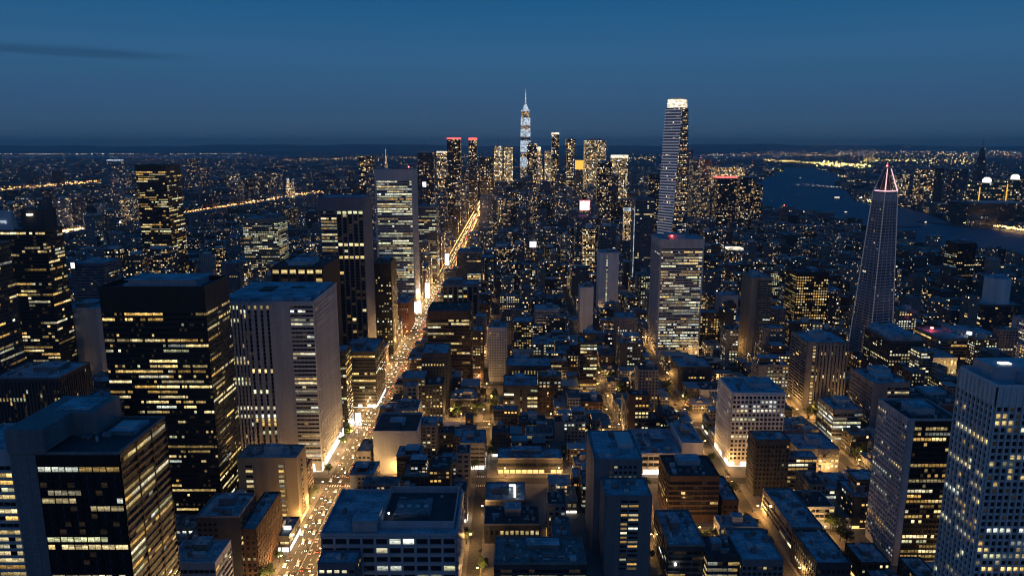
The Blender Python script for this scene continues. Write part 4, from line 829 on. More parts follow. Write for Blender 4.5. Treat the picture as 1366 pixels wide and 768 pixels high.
# ------------------------------------------------------------------ cars on the avenue
def car_proto(name, paint, long_=4.5, hi=1.45, lab='', cat='car'):
    root = empty(name, (0, -950, .03)); tag(root, lab, cat, 'cars driving on the avenue')
    h = long_ / 2
    prof = [(-h, .35), (-h, .8), (-h * .62, .95), (-h * .32, hi), (h * .42, hi), (h * .72, .98), (h, .88), (h, .35)]
    m = MB(); w = .9
    for a, b in zip(prof, prof[1:] + prof[:1]): m.face([(w, a[0], a[1]), (w, b[0], b[1]), (-w, b[0], b[1]), (-w, a[0], a[1])])
    m.face([(w, *p) for p in prof]); m.face([(-w, *p) for p in prof[::-1]]); m.build('body', paint, root)
    m = MB()
    for s in (-1, 1): m.face([(s * (w + .01), y, z) for y, z in ((-h * .5, 1.), (h * .58, 1.), (h * .38, hi - .08), (-h * .3, hi - .08))][::s])
    m.face([(-.8, h * .45, hi + .0), (.8, h * .45, hi + .0), (.8, h * .74, 1.0), (-.8, h * .74, 1.0)]); m.build('glazing', 'black', root)
    for s in (-1, 1):
        m = MB(); m.box(s * .62 - .2, s * .62 + .2, -h - .05, -h + .02, .58, .78, bottom=True); m.build('headlight', 'head', root)
        m = MB(); m.box(s * .66 - .18, s * .66 + .18, h - .02, h + .05, .68, .86, bottom=True); m.build('tail_light', 'tail', root)
        for y in (-h * .62, h * .62):
            m = MB(); n = 10
            m.bar((s * .72, y, .33), (s * .93, y, .33), .33, n=10); m.build('wheel', 'black', root)
    return root
CARS = [car_proto('parked_car'.replace('parked_', ''), p, l, h, lab, c) for p, l, h, lab, c in (
    ('white', 4.5, 1.45, 'pale car with lit lamps driving in a lane of the bright avenue', 'car'), ('dgrey', 4.6, 1.5, 'dark car with lit lamps driving in a lane of the bright avenue', 'car'),
    ('red', 4.4, 1.45, 'reddish car with lit lamps driving in a lane of the bright avenue', 'car'), ('steel', 5.4, 2.1, 'silver van with lit lamps driving in a lane of the bright avenue', 'van'))]
first = set(); NC = 0
for lane, (x, away) in enumerate(((-153.8, 0), (-149.5, 0), (-145.2, 0), (-140.8, 1), (-136.5, 1), (-132.2, 1))):
    y = 400 + rng.random() * 12
    while y < 1500:
        k = rng.choices((0, 1, 2, 3), (4, 4, 1, 2))[0]; src = CARS[k]
        o = src if k not in first else copy_tree(src, (0, 0, 0)); first.add(k); NC += 1
        o.location = (x + rng.uniform(-.3, .3), y, .03); o.rotation_euler = (0, 0, 0 if not away else math.pi)
        # model front is at -y: cars of the near lanes drive towards the viewer
        y += (rng.uniform(7, 22) if y < 900 else rng.uniform(9, 34)) * (1 if rng.random() < .8 else 2)
# street cars parked in side streets
PK = empty('parked_car', (0, -990, .02)); tag(PK, 'unlit car parked at the kerb of a side street', 'car', 'cars parked along the side streets')
for ch in list(CARS[1].children):
    if ch.name.split('.')[0] in ('headlight', 'tail_light'): continue
    d = ch.copy(); col.objects.link(d); d.parent = PK
pf = False
for x, w in ((-26, 9), (102, 9), (184, 10), (301, 9)):
    y = 430
    while y < 800:
        if not on_cross(y) and rng.random() < .6:
            o = copy_tree(PK, (x + (w / 2 - 1.2) * rng.choice((-1, 1)), y, .02)) if pf else PK
            if not pf: o.location = (x + w / 2 - 1.2, y, .02); pf = True
        y += rng.uniform(6, 14)

# ------------------------------------------------------------------ trees
def tree_proto(seed, h, rad):
    r = random.Random(seed); root = empty('street_tree', (0, -980, .15)); tag(root, 'dark leafy street tree standing beside the kerb', 'tree', 'street trees')
    m = MB(); m.bar((0, 0, 0), (0, 0, h * .45), .28, .18, n=7); cl = []
    for k in range(7):
        a = k * 2.4 + r.random(); t = r.uniform(.3, .95); e = (math.cos(a) * rad * t * .75, math.sin(a) * rad * t * .75, h * r.uniform(.55, .9)); m.bar((0, 0, h * r.uniform(.28, .45)), e, .12, .04, n=5); cl.append(e)
    m.build('trunk', 'bark', root)
    for k in range(12): a = r.random() * 6.28; q = rad * r.random() ** .5; cl.append((math.cos(a) * q * .8, math.sin(a) * q * .8, h * r.uniform(.45, .98)))
    m = MB()
    for c in cl:
        s = rad * r.uniform(.3, .5)
        for _ in range(75):
            d = Vector((r.gauss(0, 1), r.gauss(0, 1), r.gauss(0, .8))).normalized() * s * r.random() ** .4; p = Vector(c) + d
            u = Vector((r.gauss(0, 1), r.gauss(0, 1), r.gauss(0, 1))).normalized(); v = u.orthogonal().normalized(); l = r.uniform(.22, .45)
            m.face([p + u * l, p + v * l * .6, p - u * l, p - v * l * .6])
    m.build('crown', 'leaf', root); return root
TP = [tree_proto(k, h, rd) for k, (h, rd) in enumerate(((9, 3.6), (11, 4.4), (8, 3.2), (13, 5.2)))]
tu = set(); NT = 0; TREE_MAX = 190
def free(x, y, rr):
    return not any(a - rr < x < b + rr and c - rr < y < d + rr for a, b, c, d in HERO_BOX)
def tree(x, y, k=None, s=1.):
    global NT
    px, py = project(x, y, 5)
    if NT >= TREE_MAX or not (-10 < px < 1376 and py < 775) or not free(x, y, 1.): return
    k = rng.randrange(4) if k is None else k
    o = TP[k] if k not in tu else copy_tree(TP[k], (0, 0, 0)); tu.add(k); NT += 1
    o.location = (x, y, .15); o.rotation_euler = (0, 0, rng.random() * 6.28); o.scale = (s,) * 3
for x, w in ST_X[:6]:
    y = 400
    while y < 860:
        for s in (-1, 1):
            if not on_cross(y) and rng.random() < (.22 if x != -143 else .4): tree(x + s * (w / 2 + (2.2 if x != -143 else 3.2)), y + rng.uniform(-2, 2), s=rng.uniform(.8, 1.35))
        y += rng.uniform(9, 15)
for k in range(26): tree(60 + rng.uniform(-28, 28) if k < 14 else 148 + rng.uniform(-20, 20), 620 + rng.uniform(-30, 65), s=rng.uniform(.9, 1.4))

# ------------------------------------------------------------------ bright screens along the avenue
def screen(px, py, Y, w, h, mat='sign_white', label='', X=None, power=0):
    drop = Y * math.tan(ang(py)); Z = CAM_H - drop; X = xat(px, Y, drop) if X is None else X
    root = empty('lit_billboard', (X, Y, 0)); tag(root, label, 'billboard', 'lit screens along the avenue')
    m = MB(); m.box(-w / 2, w / 2, -.25, -.2, Z - h / 2, Z + h / 2, bottom=True); m.build('screen', mat, root)
    m = MB(); m.box(-w / 2 - .3, w / 2 + .3, -.19, .5, Z - h / 2 - .3, Z + h / 2 + .3, bottom=True); m.build('frame', 'black', root)
    for s in (-1, 1): m = MB(); m.box(s * w * .3 - .25, s * w * .3 + .25, .52, 1.0, 0, Z + h / 2, bottom=True); m.build('post', 'pole', root)
    if power: l = light_at(0, 0, 0, power, (.95, .97, 1.), 2.); l.parent = root; l.location = (0, -4, Z)
screen(403, 670, 512, 5, 8, label='small white screen at the corner of the tan corner block', power=6000)
screen(383, 704, 470, 6, 4, 'shopw', label='low greenish white screen before the green shop pavilion')
screen(478, 560, 700, 6, 15, label='tall white screen on the avenue beside the black glass block', power=9000)
screen(501, 526, 782, 7, 9, label='white screen on the avenue under the dark narrow slab', power=8000)
screen(553, 410, 1150, 22, 18, label='broad white screen wall on the avenue below the brown brick block', power=25000)
screen(570, 388, 1250, 8, 26, label='tall narrow white screen on the avenue beyond the broad screen wall', power=16000)
screen(596, 346, 1640, 8, 28, label='tallest narrow white screen, set far along the avenue', power=16000)
screen(565, 364, 1500, 7, 7, label='small round looking white screen on a wall of the red lamp glass tower')
def roof_sign(px, py, Y, w, h, mat, label, rim=None):
    drop = Y * math.tan(ang(py)); Z = CAM_H - drop; X = xat(px, Y, drop)
    root = empty('roof_sign', (X, Y, 0)); tag(root, label, 'sign')
    m = MB(); m.box(-w / 2, w / 2, -.4, 0, Z - h / 2, Z + h / 2, bottom=True); m.build('screen', mat, root)
    m = MB(); m.box(-w / 2 - 1.6, w / 2 + 1.6, .01, 1.5, Z - h / 2 - 1.6, Z + h / 2 + 1.6, bottom=True); m.build('frame', rim or 'black', root)
    for s in (-1, 1): m = MB(); m.bar((s * w * .3, 1.8, 0), (s * w * .3, 1.8, Z + h / 2), .5); m.build('post', 'pole', root)
roof_sign(780, 274, 1815, 23, 22, 'sign_white', 'square white screen with a red glowing rim high over the low roofs', 'sign_red')
roof_sign(711, 326, 1450, 13, 12, 'sign_white', 'square white screen over the low dark roofs beyond the striped pale block')
roof_sign(566, 246, 2200, 11, 14, 'sign_white', 'small pinkish white screen before the red sprinkled tower')
roof_sign(97, 354, 1000, 5, 8, 'sign_white', 'bright small lamp sign on the corner of the louvred block')

# ------------------------------------------------------------------ the fabric of the city
def ref_label(x, y): return min(REF, key=lambda q: (q[1] - x) ** 2 + (q[2] - y) ** 2)
def in_view(x, y, z, mg=40):
    px, py = project(x, y, z); qx, qy = project(x, y, 0); return -mg < px < 1366 + mg and py < 768 + 25
def blocked(x0, x1, y0, y1):
    return any(x0 < b and x1 > a and y0 < d and y1 > c for a, b, c, d in HERO_BOX)
LOTS = []
for x0, x1, y0, y1 in BLOCKS:
    x0 += 3.5 if x0 != -130 else 5; x1 -= 3.5 if x1 != -156 else 5; y0 += 3; y1 -= 3; y = y0
    while y < y1 - 9:
        d = min(rng.uniform(15, 30), y1 - y)
        if y1 - y - d < 11: d = y1 - y
        x = x0
        while x < x1 - 8:
            w = min(rng.uniform(13, 30), x1 - x)
            if x1 - x - w < 9: w = x1 - x
            LOTS.append((x, x + w - rng.choice((.3, .3, 1.5, 4)), y, y + d - rng.choice((.3, 1.5, 3.5)))); x += w
        y += d
def height(x, y, r):
    u = r.random()
    if -175 < x < -110: h = r.uniform(14, 45) if u < .7 else r.uniform(45, 80)
    elif x < -175: h = r.uniform(10, 34) if u < .75 else r.uniform(34, 60)
    else: h = r.uniform(7, 20) if u < .58 else r.uniform(20, 38) if u < .80 else r.uniform(38, 66) if y > 640 else r.uniform(20, 30)
    if y < 470: h = min(h, 20)
    if 150 < x < 275 and 640 < y < 935 or 285 < x < 370 and 590 < y < 735 or 185 < x < 245 and 560 < y < 600 or 400 < x < 480 and 880 < y < 1055: h = min(h, r.uniform(9, 24))
    if 40 < x < 200 and 930 < y < 1300: h = min(h, r.uniform(9, 30))
    if x < -160 and y < 800: h = min(h, 26)
    if -126 < x < -20: h = min(h, max(9, 262 * (1 - (abs(x) + 9) / 141)))
    if y > 900 and r.random() < .12: h *= 1.6
    return h
cand = []; YARD = []
for x0, x1, y0, y1 in LOTS:
    if y0 < 395 or blocked(x0, x1, y0, y1): continue
    x, y = (x0 + x1) / 2, (y0 + y1) / 2; h = height(x, y, rng)
    if inside(x, y) or not in_view(x, y, h): continue
    if rng.random() < .10 and 430 < y0 < 1000: YARD.append((x, y, x1 - x0, y1 - y0)); continue
    cand.append((x0, x1, y0, y1, h))
cand.sort(key=lambda c: -((c[1] - c[0]) * (c[4] + .4 * (c[3] - c[2])) / c[2] ** 2))
TINT = [('grey', 'grey'), ('dgrey', 'dark grey'), ('brown', 'brown brick'), ('beige', 'beige'), ('dgrey', 'charcoal'), ('dgrey', 'dark concrete'), ('blue', 'slate blue'), ('grey', 'mid grey'), ('brown', 'dark brick'), ('steel', 'pale grey')]
ROOFS = [('roof', 'blue-lit flat roof'), ('roofd', 'black felt roof'), ('roofg', 'gravel roof')]
ORD = ['', 'second ', 'third ', 'fourth ', 'fifth ', 'sixth ', 'seventh ', 'eighth ', 'ninth ', 'tenth ', 'eleventh ', 'twelfth ']
seen_rel = {}
def describe(x, y, W, tint, rooftxt, size, lit):
    s, rx, ry = ref_label(x, y); dx, dy = x - rx, y - ry
    toward = (dx > 0) == (rx < -143)
    rel = 'behind' if dy > abs(dx) * .8 else 'in front of' if -dy > abs(dx) * .8 else ('on the avenue side of' if toward else 'on the far side from the avenue of')
    key = (size, tint, rooftxt, rel, s); n = seen_rel.get(key, 0); seen_rel[key] = n + 1
    lab = f'{ORD[min(n, 11)]}{size} {tint} building, {rooftxt}, {rel} {s}'
    w = lab.replace('-', ' ').split()
    for a, b in (('blue-lit flat roof', 'blue roof'), ('on the far side from the avenue of', 'away from the avenue beside'), ('black felt roof', 'black roof'), (' lit windows', ' lights'), (' building', ' block'), ('on the avenue side of', 'avenue side of'), ('away from the avenue beside', 'farther out than')):
        if len(lab.replace('-', ' ').split()) > 16: lab = lab.replace(a, b)
    return lab
TREE_MAX = 292; YARD.sort(key=lambda q: q[1])
for q, (x, y, w, d) in enumerate(YARD):
    if NL < 290: lamp(x - w * .3, y, 0, rng.choice((1500, 4000, 7000, 12000)), SOD)
    for k in range(rng.randint(3, 7)): tree(x + rng.uniform(-.2, .42) * w, y + rng.uniform(-.35, .35) * d, s=rng.uniform(.7, 1.1))
def setback(root, W, D, Z, r):
    w, d, hh = W * r.uniform(.45, .75), D * r.uniform(.4, .7), r.choice((3.4, 6.8, 10.2)); x, y = (W - w) * r.uniform(-.4, .4), (D - d) * r.uniform(0, .45); c = r.choice(((.2, .2, .21), (.07, .07, .075), (.1, .06, .045), (.25, .23, .2)))
    m = MB(); P = [(x - w / 2, y - d / 2), (x + w / 2, y - d / 2), (x + w / 2, y + d / 2), (x - w / 2, y + d / 2)]; m.loft([(Z, P), (Z + hh, P)], p=(r.random(), r.choice((.1, .4, .6)), 2.9, 1.), w=(*c, 1), cap=False); m.box(x - w / 2, x + w / 2, y - d / 2, y + d / 2, Z + hh - .3, Z + hh, mi=1)
    o = m.build('upper_storeys', ('far', 'roof'), root)
    m = MB(); k = r.random(); bx, by = x + w * r.uniform(-.25, .25), y + d * r.uniform(-.2, .2)
    m.box(bx - 1.6, bx + 1.6, by - 1.4, by + 1.4, Z + hh, Z + hh + r.uniform(1.5, 3)); m.build('stair_head', 'plant', o)
NEAR = cand[:290]; REST = cand[290:]
for k, (x0, x1, y0, y1, h) in enumerate(sorted(NEAR, key=lambda c: c[2])):
    r = random.Random(k * 31 + 5); wall, tint = r.choice(TINT); rf, rt = r.choices(ROOFS, (4, 3, 3))[0]
    W, D = x1 - x0, y1 - y0; x = (x0 + x1) / 2
    size = 'low' if h < 15 else 'mid-rise' if h < 32 else 'tall'
    st = r.choice((grid(3.1, mg=r.uniform(.15, .28)), grid(3.4, mg=.2), rib(3.2, d=.6, ps=r.choice((2, 3, 5))), [(0, .3, 'blank', 4, {}), (.3, 1, 'grid', 3.2, {})]))
    for q in st: q[4].setdefault('d', .35)
    dark = r.random() < .35
    small = y0 > 700
    building('low_rise_building' if h < 24 else 'apartment_building', describe(x, y0, W, tint, rt, size, not dark), 'low building' if h < 24 else 'apartment building', x, y0, W, D, h, wall=wall, faces={'*': st}, fh=r.choice((3.1, 3.3, 3.6)),
             base=min(4., h * .35), crown=1., prow=.35 if dark else .85, pin=.25 if dark else .5, tone=.12 if r.random() < .8 else .8, run=r.choice((1, 1, 2, 3)), roof=rf, par=.7, gear=(r.randint(6, 14) if not small else 3), seed=k,
             parts=not small, sides='FR' if x < -20 else 'FL' if x > 20 else 'FRL', shop=('shop' if r.random() < .75 else 'shopw') if r.random() < .3 else None, foot=False, extra=setback if W > 15 and D > 14 and r.random() < .42 else None, box=(0, 0, .01, .01, .1) if r.random() < .4 else None,
             group='low buildings of the inner blocks' if h < 24 else 'apartment buildings of the inner blocks')

# beyond: the endless carpet of small roofs as one mass
FM = MB(); NF = 0
ROADS = [(-20, 256, 140, 242), (70, 314, 115, 307), (118, 304, 168, 298), (225, 289, 300, 277), (300, 277, 434, 256), (1000, 221, 1170, 224), (815, 211, 885, 214)]
def cap(x, y, h):
    px, pb = project(x, y, 0); pt = project(x, y, h)[1]
    for a, b, c, d in ROADS:
        if a < px < c:
            ly = b + (d - b) * (px - a) / (c - a)
            if pt < ly + 1 < pb + 2: h = max(4., h * (pb - ly - 1) / max(.1, pb - pt)) if pb > ly + 1 else 4.
    return h
def far_box(x0, x1, y0, y1, h, r, lf, st, z0=0):
    global NF; NF += 1
    h = cap((x0 + x1) / 2, y0, h)
    c = r.choice(((.20, .2, .215), (.1, .1, .11), (.26, .25, .24), (.13, .09, .07), (.06, .06, .07), (.3, .3, .31), (.16, .17, .2)))
    k = r.uniform(.7, 1.2); w = (c[0] * k, c[1] * k, c[2] * k, 1); cell = max(3.0, y0 / 960 * 1.3); p = (r.random(), lf, cell, st); q = [(x0, y0), (x1, y0), (x1, y1), (x0, y1)]
    for i in range(4):
        if i == 2: continue
        a, b = q[i], q[(i + 1) % 4]; l = math.hypot(b[0] - a[0], b[1] - a[1]); u = r.random() * 40
        FM.face([(*a, z0), (*b, z0), (*b, h), (*a, h)], uv=[(u, 0), (u + l, 0), (u + l, h), (u, h)], p=p, w=w)
    rc = r.choice((.2, .3, .36, .12)); FM.face([(*a, h) for a in q], w=(rc * .95, rc, rc * 1.08, 1))
    if r.random() < .6 and y0 < 2600:
        cx, cy = x0 + (x1 - x0) * r.uniform(.25, .7), y0 + (y1 - y0) * r.uniform(.3, .7); s = min(x1 - x0, y1 - y0) * r.uniform(.12, .25); hh = h + r.uniform(2, 5)
        qq = [(cx - s, cy - s), (cx + s, cy - s), (cx + s, cy + s), (cx - s, cy + s)]
        for i in range(4): a, b = qq[i], qq[(i + 1) % 4]; FM.face([(*a, h), (*b, h), (*b, hh), (*a, hh)], w=w)
        FM.face([(*a, hh) for a in qq], w=(rc, rc, rc, 1))
r = random.Random(77)
for x0, x1, y0, y1, h in REST: far_box(x0, x1, y0, y1, h, r, r.choice((.1, .25, .45)), 1.)
y = Y1 + 5
mids = []
while y < 9500:
    step = 24 + (y - 1400) * .012; half = y * .78 + 80; x = -half
    lim = y + step
    while x < half:
        w = r.uniform(.55, 1.25) * step; d = r.uniform(.6, .95) * step
        street = (abs(x + w / 2 + 143) < 17 + w / 2) if y < 3600 else False
        if not street and r.random() < (.94 if y < 4500 else .75) and not inside(x + w / 2, y) and not inside(x, y + d) and not blocked(x, x + w, y, y + d):
            c = abs(x + w / 2 - 20); u = r.random(); h = r.uniform(8, 24) if u < .8 else r.uniform(24, 48)
            if y < 2600 and -420 < x < 560 and u > .82: h = r.uniform(36, 82)
            if 2500 < y < 4200 and c < 640 and x < 520:
                if u > .55: h = r.uniform(40, 110)
                if u > .93: h = r.uniform(100, 185)
            elif x < -400 and 2300 < y < 5200 and u > .93: h = r.uniform(45, 120)
            lf = r.choice((.04, .12, .22, .4) if c < 700 and y < 3600 else (.02, .08, .15, .28)); st = r.uniform(.5, 1.4)
            h = cap(x + w / 2, y, h)
            if -128 < x + w / 2 < -10: h = min(h, max(7, 262 * (1 - (abs(x) + 2) / 141)))
            if h > 62 and y < 5200: mids.append((x, x + w, y, y + d, h, lf, st))
            else: far_box(x, x + w, y, y + d, h, r, lf, st)
        x += w + r.choice((1, 1, 3, 7))
    y += step + r.choice((1, 2, 9))
mids.sort(key=lambda q: -(q[1] - q[0]) * q[4] / q[2] ** 2)
for q in mids[220:]: far_box(*q[:5], r, *q[5:])
for k, (x0, x1, y0, y1, h, lf, st) in enumerate(mids[:220]):
    c, tint = r.choice((((.2, .2, .22), 'grey'), ((.07, .07, .08), 'black'), ((.26, .24, .21), 'beige'), ((.12, .09, .07), 'brown'), ((.15, .16, .2), 'slate'), ((.3, .3, .32), 'pale')))
    W, D = x1 - x0, y1 - y0; root = empty('apartment_block', ((x0 + x1) / 2, (y0 + y1) / 2, 0))
    lf = k % 5 * .07 + .12; lit = 'few lit windows' if lf < .18 else 'many lit windows' if lf > .3 else 'some lit windows'
    tag(root, describe((x0 + x1) / 2, y0, W, tint, lit, 'far high' if h > 95 else 'far', True), 'apartment block', 'distant apartment blocks')
    m = MB(); m.loft([(0, sq(W, D)), (h, sq(W, D))], p=(r.random(), lf, max(3., y0 / 960 * 1.3), st), w=(*c, 1)); m.build('wall_shell', 'far', root)
    m = MB(); m.box(-W * .3, W * .2, -D * .3, D * .25, h - .02, h + 5); m.build('roof_penthouse', 'plant', root)
tag(FM.build('distant_houses', 'far'), kind='stuff')

# ------------------------------------------------------------------ far street lights, traffic and quays as one mass of small lamps
LM = MB()
def spark(x, y, z, c, k, size=.42):
    if y < 300: return
    k *= math.exp(min(1.8, y * 4.e-5)) * 1.5
    s = math.hypot(x, y) / 960 * size
    P = [(x - s, y, z), (x, y - s, z), (x + s, y, z), (x, y + s, z)]; t, b = (x, y, z + s), (x, y, z - s)
    e = (c[0] * k, c[1] * k, c[2] * k, 1)
    for i in range(4): LM.face([P[i], P[(i + 1) % 4], t], c=e)
OR, WA, WH, RD, YE, GR = (1., .45, .12), (1., .66, .3), (1., .93, .8), (1., .1, .06), (1., .75, .2), (.6, 1., .6)
def pick(p): return p[0] if r.random() < .5 else r.choice(p)
def line(px0, py0, px1, py1, n, cols, k, jit=1., size=.42, z=8):
    for i in range(n):
        t = r.random(); px, py = px0 + (px1 - px0) * t + r.gauss(0, 1) * jit * 2, py0 + (py1 - py0) * t + r.gauss(0, jit)
        if py < 194.5: py = 194.5 + r.random()
        x, y = ground(px, py)
        if y > 34000: y *= .9; x *= .9
        if y > 46000: x *= 44000 / y; y = 44000; z = 60
        spark(x, y, z, pick(cols), k * r.choice((.3, .6, 1, 1.6)), size * r.uniform(.7, 1.3))
def area(px0, px1, py0, py1, n, cols, k, size=.36):
    for i in range(n):
        px, py = r.uniform(px0, px1), r.uniform(py0, py1); x, y = ground(px, max(py, 194.5))
        if inside(x, y): continue
        spark(x, y, r.uniform(6, 22), pick(cols), k * r.choice((.2, .4, .8, 1.5)), size * r.uniform(.7, 1.3))
line(-10, 206.2, 330, 205.6, 170, (WH, WA), 1.2, .25, .4); line(-10, 226, 190, 221, 90, (OR, WA), 2, 1.2); line(10, 237, 130, 231, 60, (WH, WA), 2, 1.); line(150, 270, 420, 246, 120, (OR, WA), 2, 2.); line(430, 225, 600, 222, 90, (WA, OR), 2, 1.5); line(380, 214, 640, 209, 120, (WA, OR), 1.6, 1.); line(130, 195, 300, 195, 30, (WA, OR), .6, .3)
area(-10, 660, 207, 232, 900, (WA, OR, WH), 1.0); area(-10, 640, 228, 300, 1000, (OR, WA, WH, WA), 1.1); area(-10, 560, 295, 350, 320, (WA, WH, OR), 1.3)
line(-10, 255, 132, 243, 170, (OR, YE, OR), 4, 1.3, .5); line(78, 254, 96, 252, 24, (OR, WA), 6, 1.2, .7); line(75, 313, 112, 308, 40, (OR, WA), 3.5, 1, .6); line(121, 303, 165, 299, 60, (WH, WH), 5, 1., .8)
line(225, 289, 300, 277, 110, (OR, RD, OR), 4.5, .5, .5); line(300, 277, 430, 257, 190, (OR, WA, OR), 4.5, 1., .5); line(340, 263, 400, 258, 60, (WA, WH), 4.5, 2, .6)
line(424, 238, 460, 240, 26, (WA, GR), 2, 1.5)
area(560, 1000, 206, 262, 700, (WA, WH, OR, RD), 1.1); area(600, 1020, 258, 345, 420, (WA, OR, WH), 1.); area(1000, 1366, 350, 420, 160, (WA, OR, WH), 1.)
line(820, 210, 880, 213, 60, (WA, YE), 2.5, 1.5); line(955, 230, 995, 226, 90, (YE, YE, OR), 3, 2.2, .5)
line(930, 208, 1366, 206, 200, (WA, OR, WH), 2.2, 1.3, .42); line(1020, 214, 1100, 219, 110, (YE, WA), 3, .7, .5); line(1095, 219, 1160, 222, 150, (YE, WA), 5, 1.6, .65); line(1150, 214, 1300, 216, 170, (YE, WA, OR), 3., 2.2, .48)
line(1120, 204, 1366, 203, 90, (WA, WH), 1.8, .8); area(1000, 1366, 197, 222, 260, (WA, OR, YE, WH, RD), 1.3, .38); area(1020, 1366, 200, 212, 120, (WA, OR), 1.6, .4); line(1120, 237, 1150, 238, 40, (YE, WA), 2.5, .8, .5)
line(1148, 264, 1168, 272, 60, (YE, WH), 6, 1.3, .75); line(1228, 276, 1296, 284, 140, (WH, WA), 5, 1.2, .7); area(1200, 1300, 232, 275, 200, (WA, WH, OR), 1.4)
line(1288, 297, 1366, 310, 200, (OR, YE, OR), 7., .7, .75); line(1287, 300, 1298, 280, 70, (OR, YE), 7, .8, .7); line(1300, 291, 1366, 296, 70, (YE, OR), 5, .6, .6); line(1340, 283, 1366, 287, 30, (YE, WA), 3, .8)
line(1095, 289, 1106, 292, 16, (WH, WA), 3, .7); line(1310, 200, 1366, 196, 20, (WH,), 2., .4); line(1060, 247, 1130, 252, 36, (WH, WA), 1.6, .6, .4)
line(1005, 259, 1016, 259, 16, (YE, WA), 3, .7, .5); line(1024, 226, 1042, 228, 40, (YE, WA), 3.4, 1., .6)
line(75, 313, 112, 308, 70, (OR, WA, WH), 6, .8, .8); line(120, 304, 166, 299, 90, (WH, WH, WA), 7, .9, .9); line(66, 256, 110, 250, 60, (OR, YE), 6, 1.8, .6); line(330, 266, 402, 258, 80, (WA, WH, OR), 5, 1.6, .6); line(20, 262, 140, 264, 60, (OR, WA), 2.5, 2.5, .45); line(250, 222, 420, 226, 90, (OR, WA), 2.2, 3, .4)
# traffic far out on the avenue
yy = 1500
while yy < 4200:
    for x in (-152, -147, -139, -134):
        if r.random() < .7: spark(x + r.uniform(-2, 2), yy, 1.2, WA if x < -143 else (OR if r.random() < .6 else RD), 5, .45)
    spark(-157, yy, 9, OR, 6, .5); spark(-129, yy + 9, 9, OR, 6, .5); yy += 16
tag(LM.build('city_lights', 'light'), kind='stuff')

# piers and boats on the river
for px0, py0, px1, py1, wd in ((1062, 249, 1138, 254, 14), (1226, 296, 1290, 303, 16), (1190, 303, 1228, 303, 10)):
    a, b = Vector((*ground(px0, py0), 0)), Vector((*ground(px1, py1), 0)); d = (b - a).normalized(); nrm = Vector((-d.y, d.x, 0)) * wd
    m = MB(); P = [a - nrm, b - nrm, b + nrm, a + nrm]; m.loft([(.2, [(q.x, q.y) for q in P]), (2.5, [(q.x, q.y) for q in P])], w=(.1, .1, .1, 1)); o = m.build('pier', 'dgrey'); tag(o, {1062: 'thin lit pier far up the river', 1226: 'dark pier pointing at the glowing base hall', 1190: 'pale short pier behind the tapering crown tower'}[px0], 'pier')
for k, (px, py, s, lab) in enumerate(((1117, 265, 26, 'lit ferry in mid river, the largest boat'), (1128, 284, 14, 'small boat with one lamp below the ferry'), (1234, 298, 18, 'dark barge near the pier'), (1261, 329, 12, 'small lone boat close to the near bank'), (1068, 238, 20, 'small boat far up the river'))):
    x, y = ground(px, py); root = empty('boat', (x, y, .5), R(20 * k)); tag(root, lab, 'boat')
    m = MB(); hl = [(-s, -s * .2), (s * .6, -s * .25), (s * 1.1, 0), (s * .6, s * .25), (-s, s * .2)]; m.loft([(0, [(a * .95, b * .8) for a, b in hl]), (s * .16, hl)]); m.build('hull', 'dgrey', root)
    m = MB(); m.box(-s * .7, s * .4, -s * .16, s * .16, s * .16, s * .36); m.build('cabin', 'white', root)
    m = MB(); m.box(-s * .66, s * .36, -s * .165, s * .165, s * .2, s * .3); m.build('cabin_lights', 'shopw', root)

# ------------------------------------------------------------------ sky, afterglow, haze
w = bpy.data.worlds.new('World'); scene.world = w; w.use_nodes = True; nt = w.node_tree; N, L = nt.nodes, nt.links; bg = N['Background']
sky = N.new('ShaderNodeTexSky'); sky.sky_type = 'NISHITA'; sky.sun_disc = False; sky.sun_elevation = R(1.); sky.sun_rotation = R(200)
tc = N.new('ShaderNodeTexCoord'); sp = N.new('ShaderNodeSeparateXYZ'); L.new(tc.outputs['Generated'], sp.inputs[0])
rp = N.new('ShaderNodeValToRGB'); e = rp.color_ramp.elements
e[0].position = 0.; e[0].color = (.044, .098, .175, 1); e[1].position = 1.; e[1].color = (.001, .052, .165, 1)
for p, c in ((.015, (.042, .098, .18)), (.05, (.034, .098, .20)), (.115, (.029, .116, .25)), (.18, (.011, .102, .242)), (.3, (.003, .064, .185)), (.5, (.001, .054, .168))):
    x = e.new(p); x.color = (*c, 1)
L.new(sp.outputs[2], rp.inputs[0])
# afterglow low in the sky behind the viewer
gl = N.new('ShaderNodeMapRange'); gl.inputs['From Min'].default_value = .25; gl.inputs['From Max'].default_value = -1.; gl.inputs['To Min'].default_value = 0; gl.inputs['To Max'].default_value = 1; L.new(sp.outputs[1], gl.inputs[0])
ge = N.new('ShaderNodeMapRange'); ge.inputs['From Min'].default_value = .42; ge.inputs['From Max'].default_value = 0.; L.new(sp.outputs[2], ge.inputs[0])
gm = N.new('ShaderNodeMath'); gm.operation = 'MULTIPLY'; L.new(gl.outputs[0], gm.inputs[0]); L.new(ge.outputs[0], gm.inputs[1])
gv = N.new('ShaderNodeVectorMath'); gv.operation = 'SCALE'; gv.inputs[0].default_value = (.085, .075, .10); L.new(gm.outputs[0], gv.inputs['Scale'])
ns = N.new('ShaderNodeVectorMath'); ns.operation = 'SCALE'; ns.inputs['Scale'].default_value = .0015; L.new(sky.outputs[0], ns.inputs[0])
a1 = N.new('ShaderNodeVectorMath'); a1.operation = 'ADD'; L.new(rp.outputs[0], a1.inputs[0]); L.new(gv.outputs[0], a1.inputs[1])
a2 = N.new('ShaderNodeVectorMath'); a2.operation = 'ADD'; L.new(a1.outputs[0], a2.inputs[0]); L.new(ns.outputs[0], a2.inputs[1])
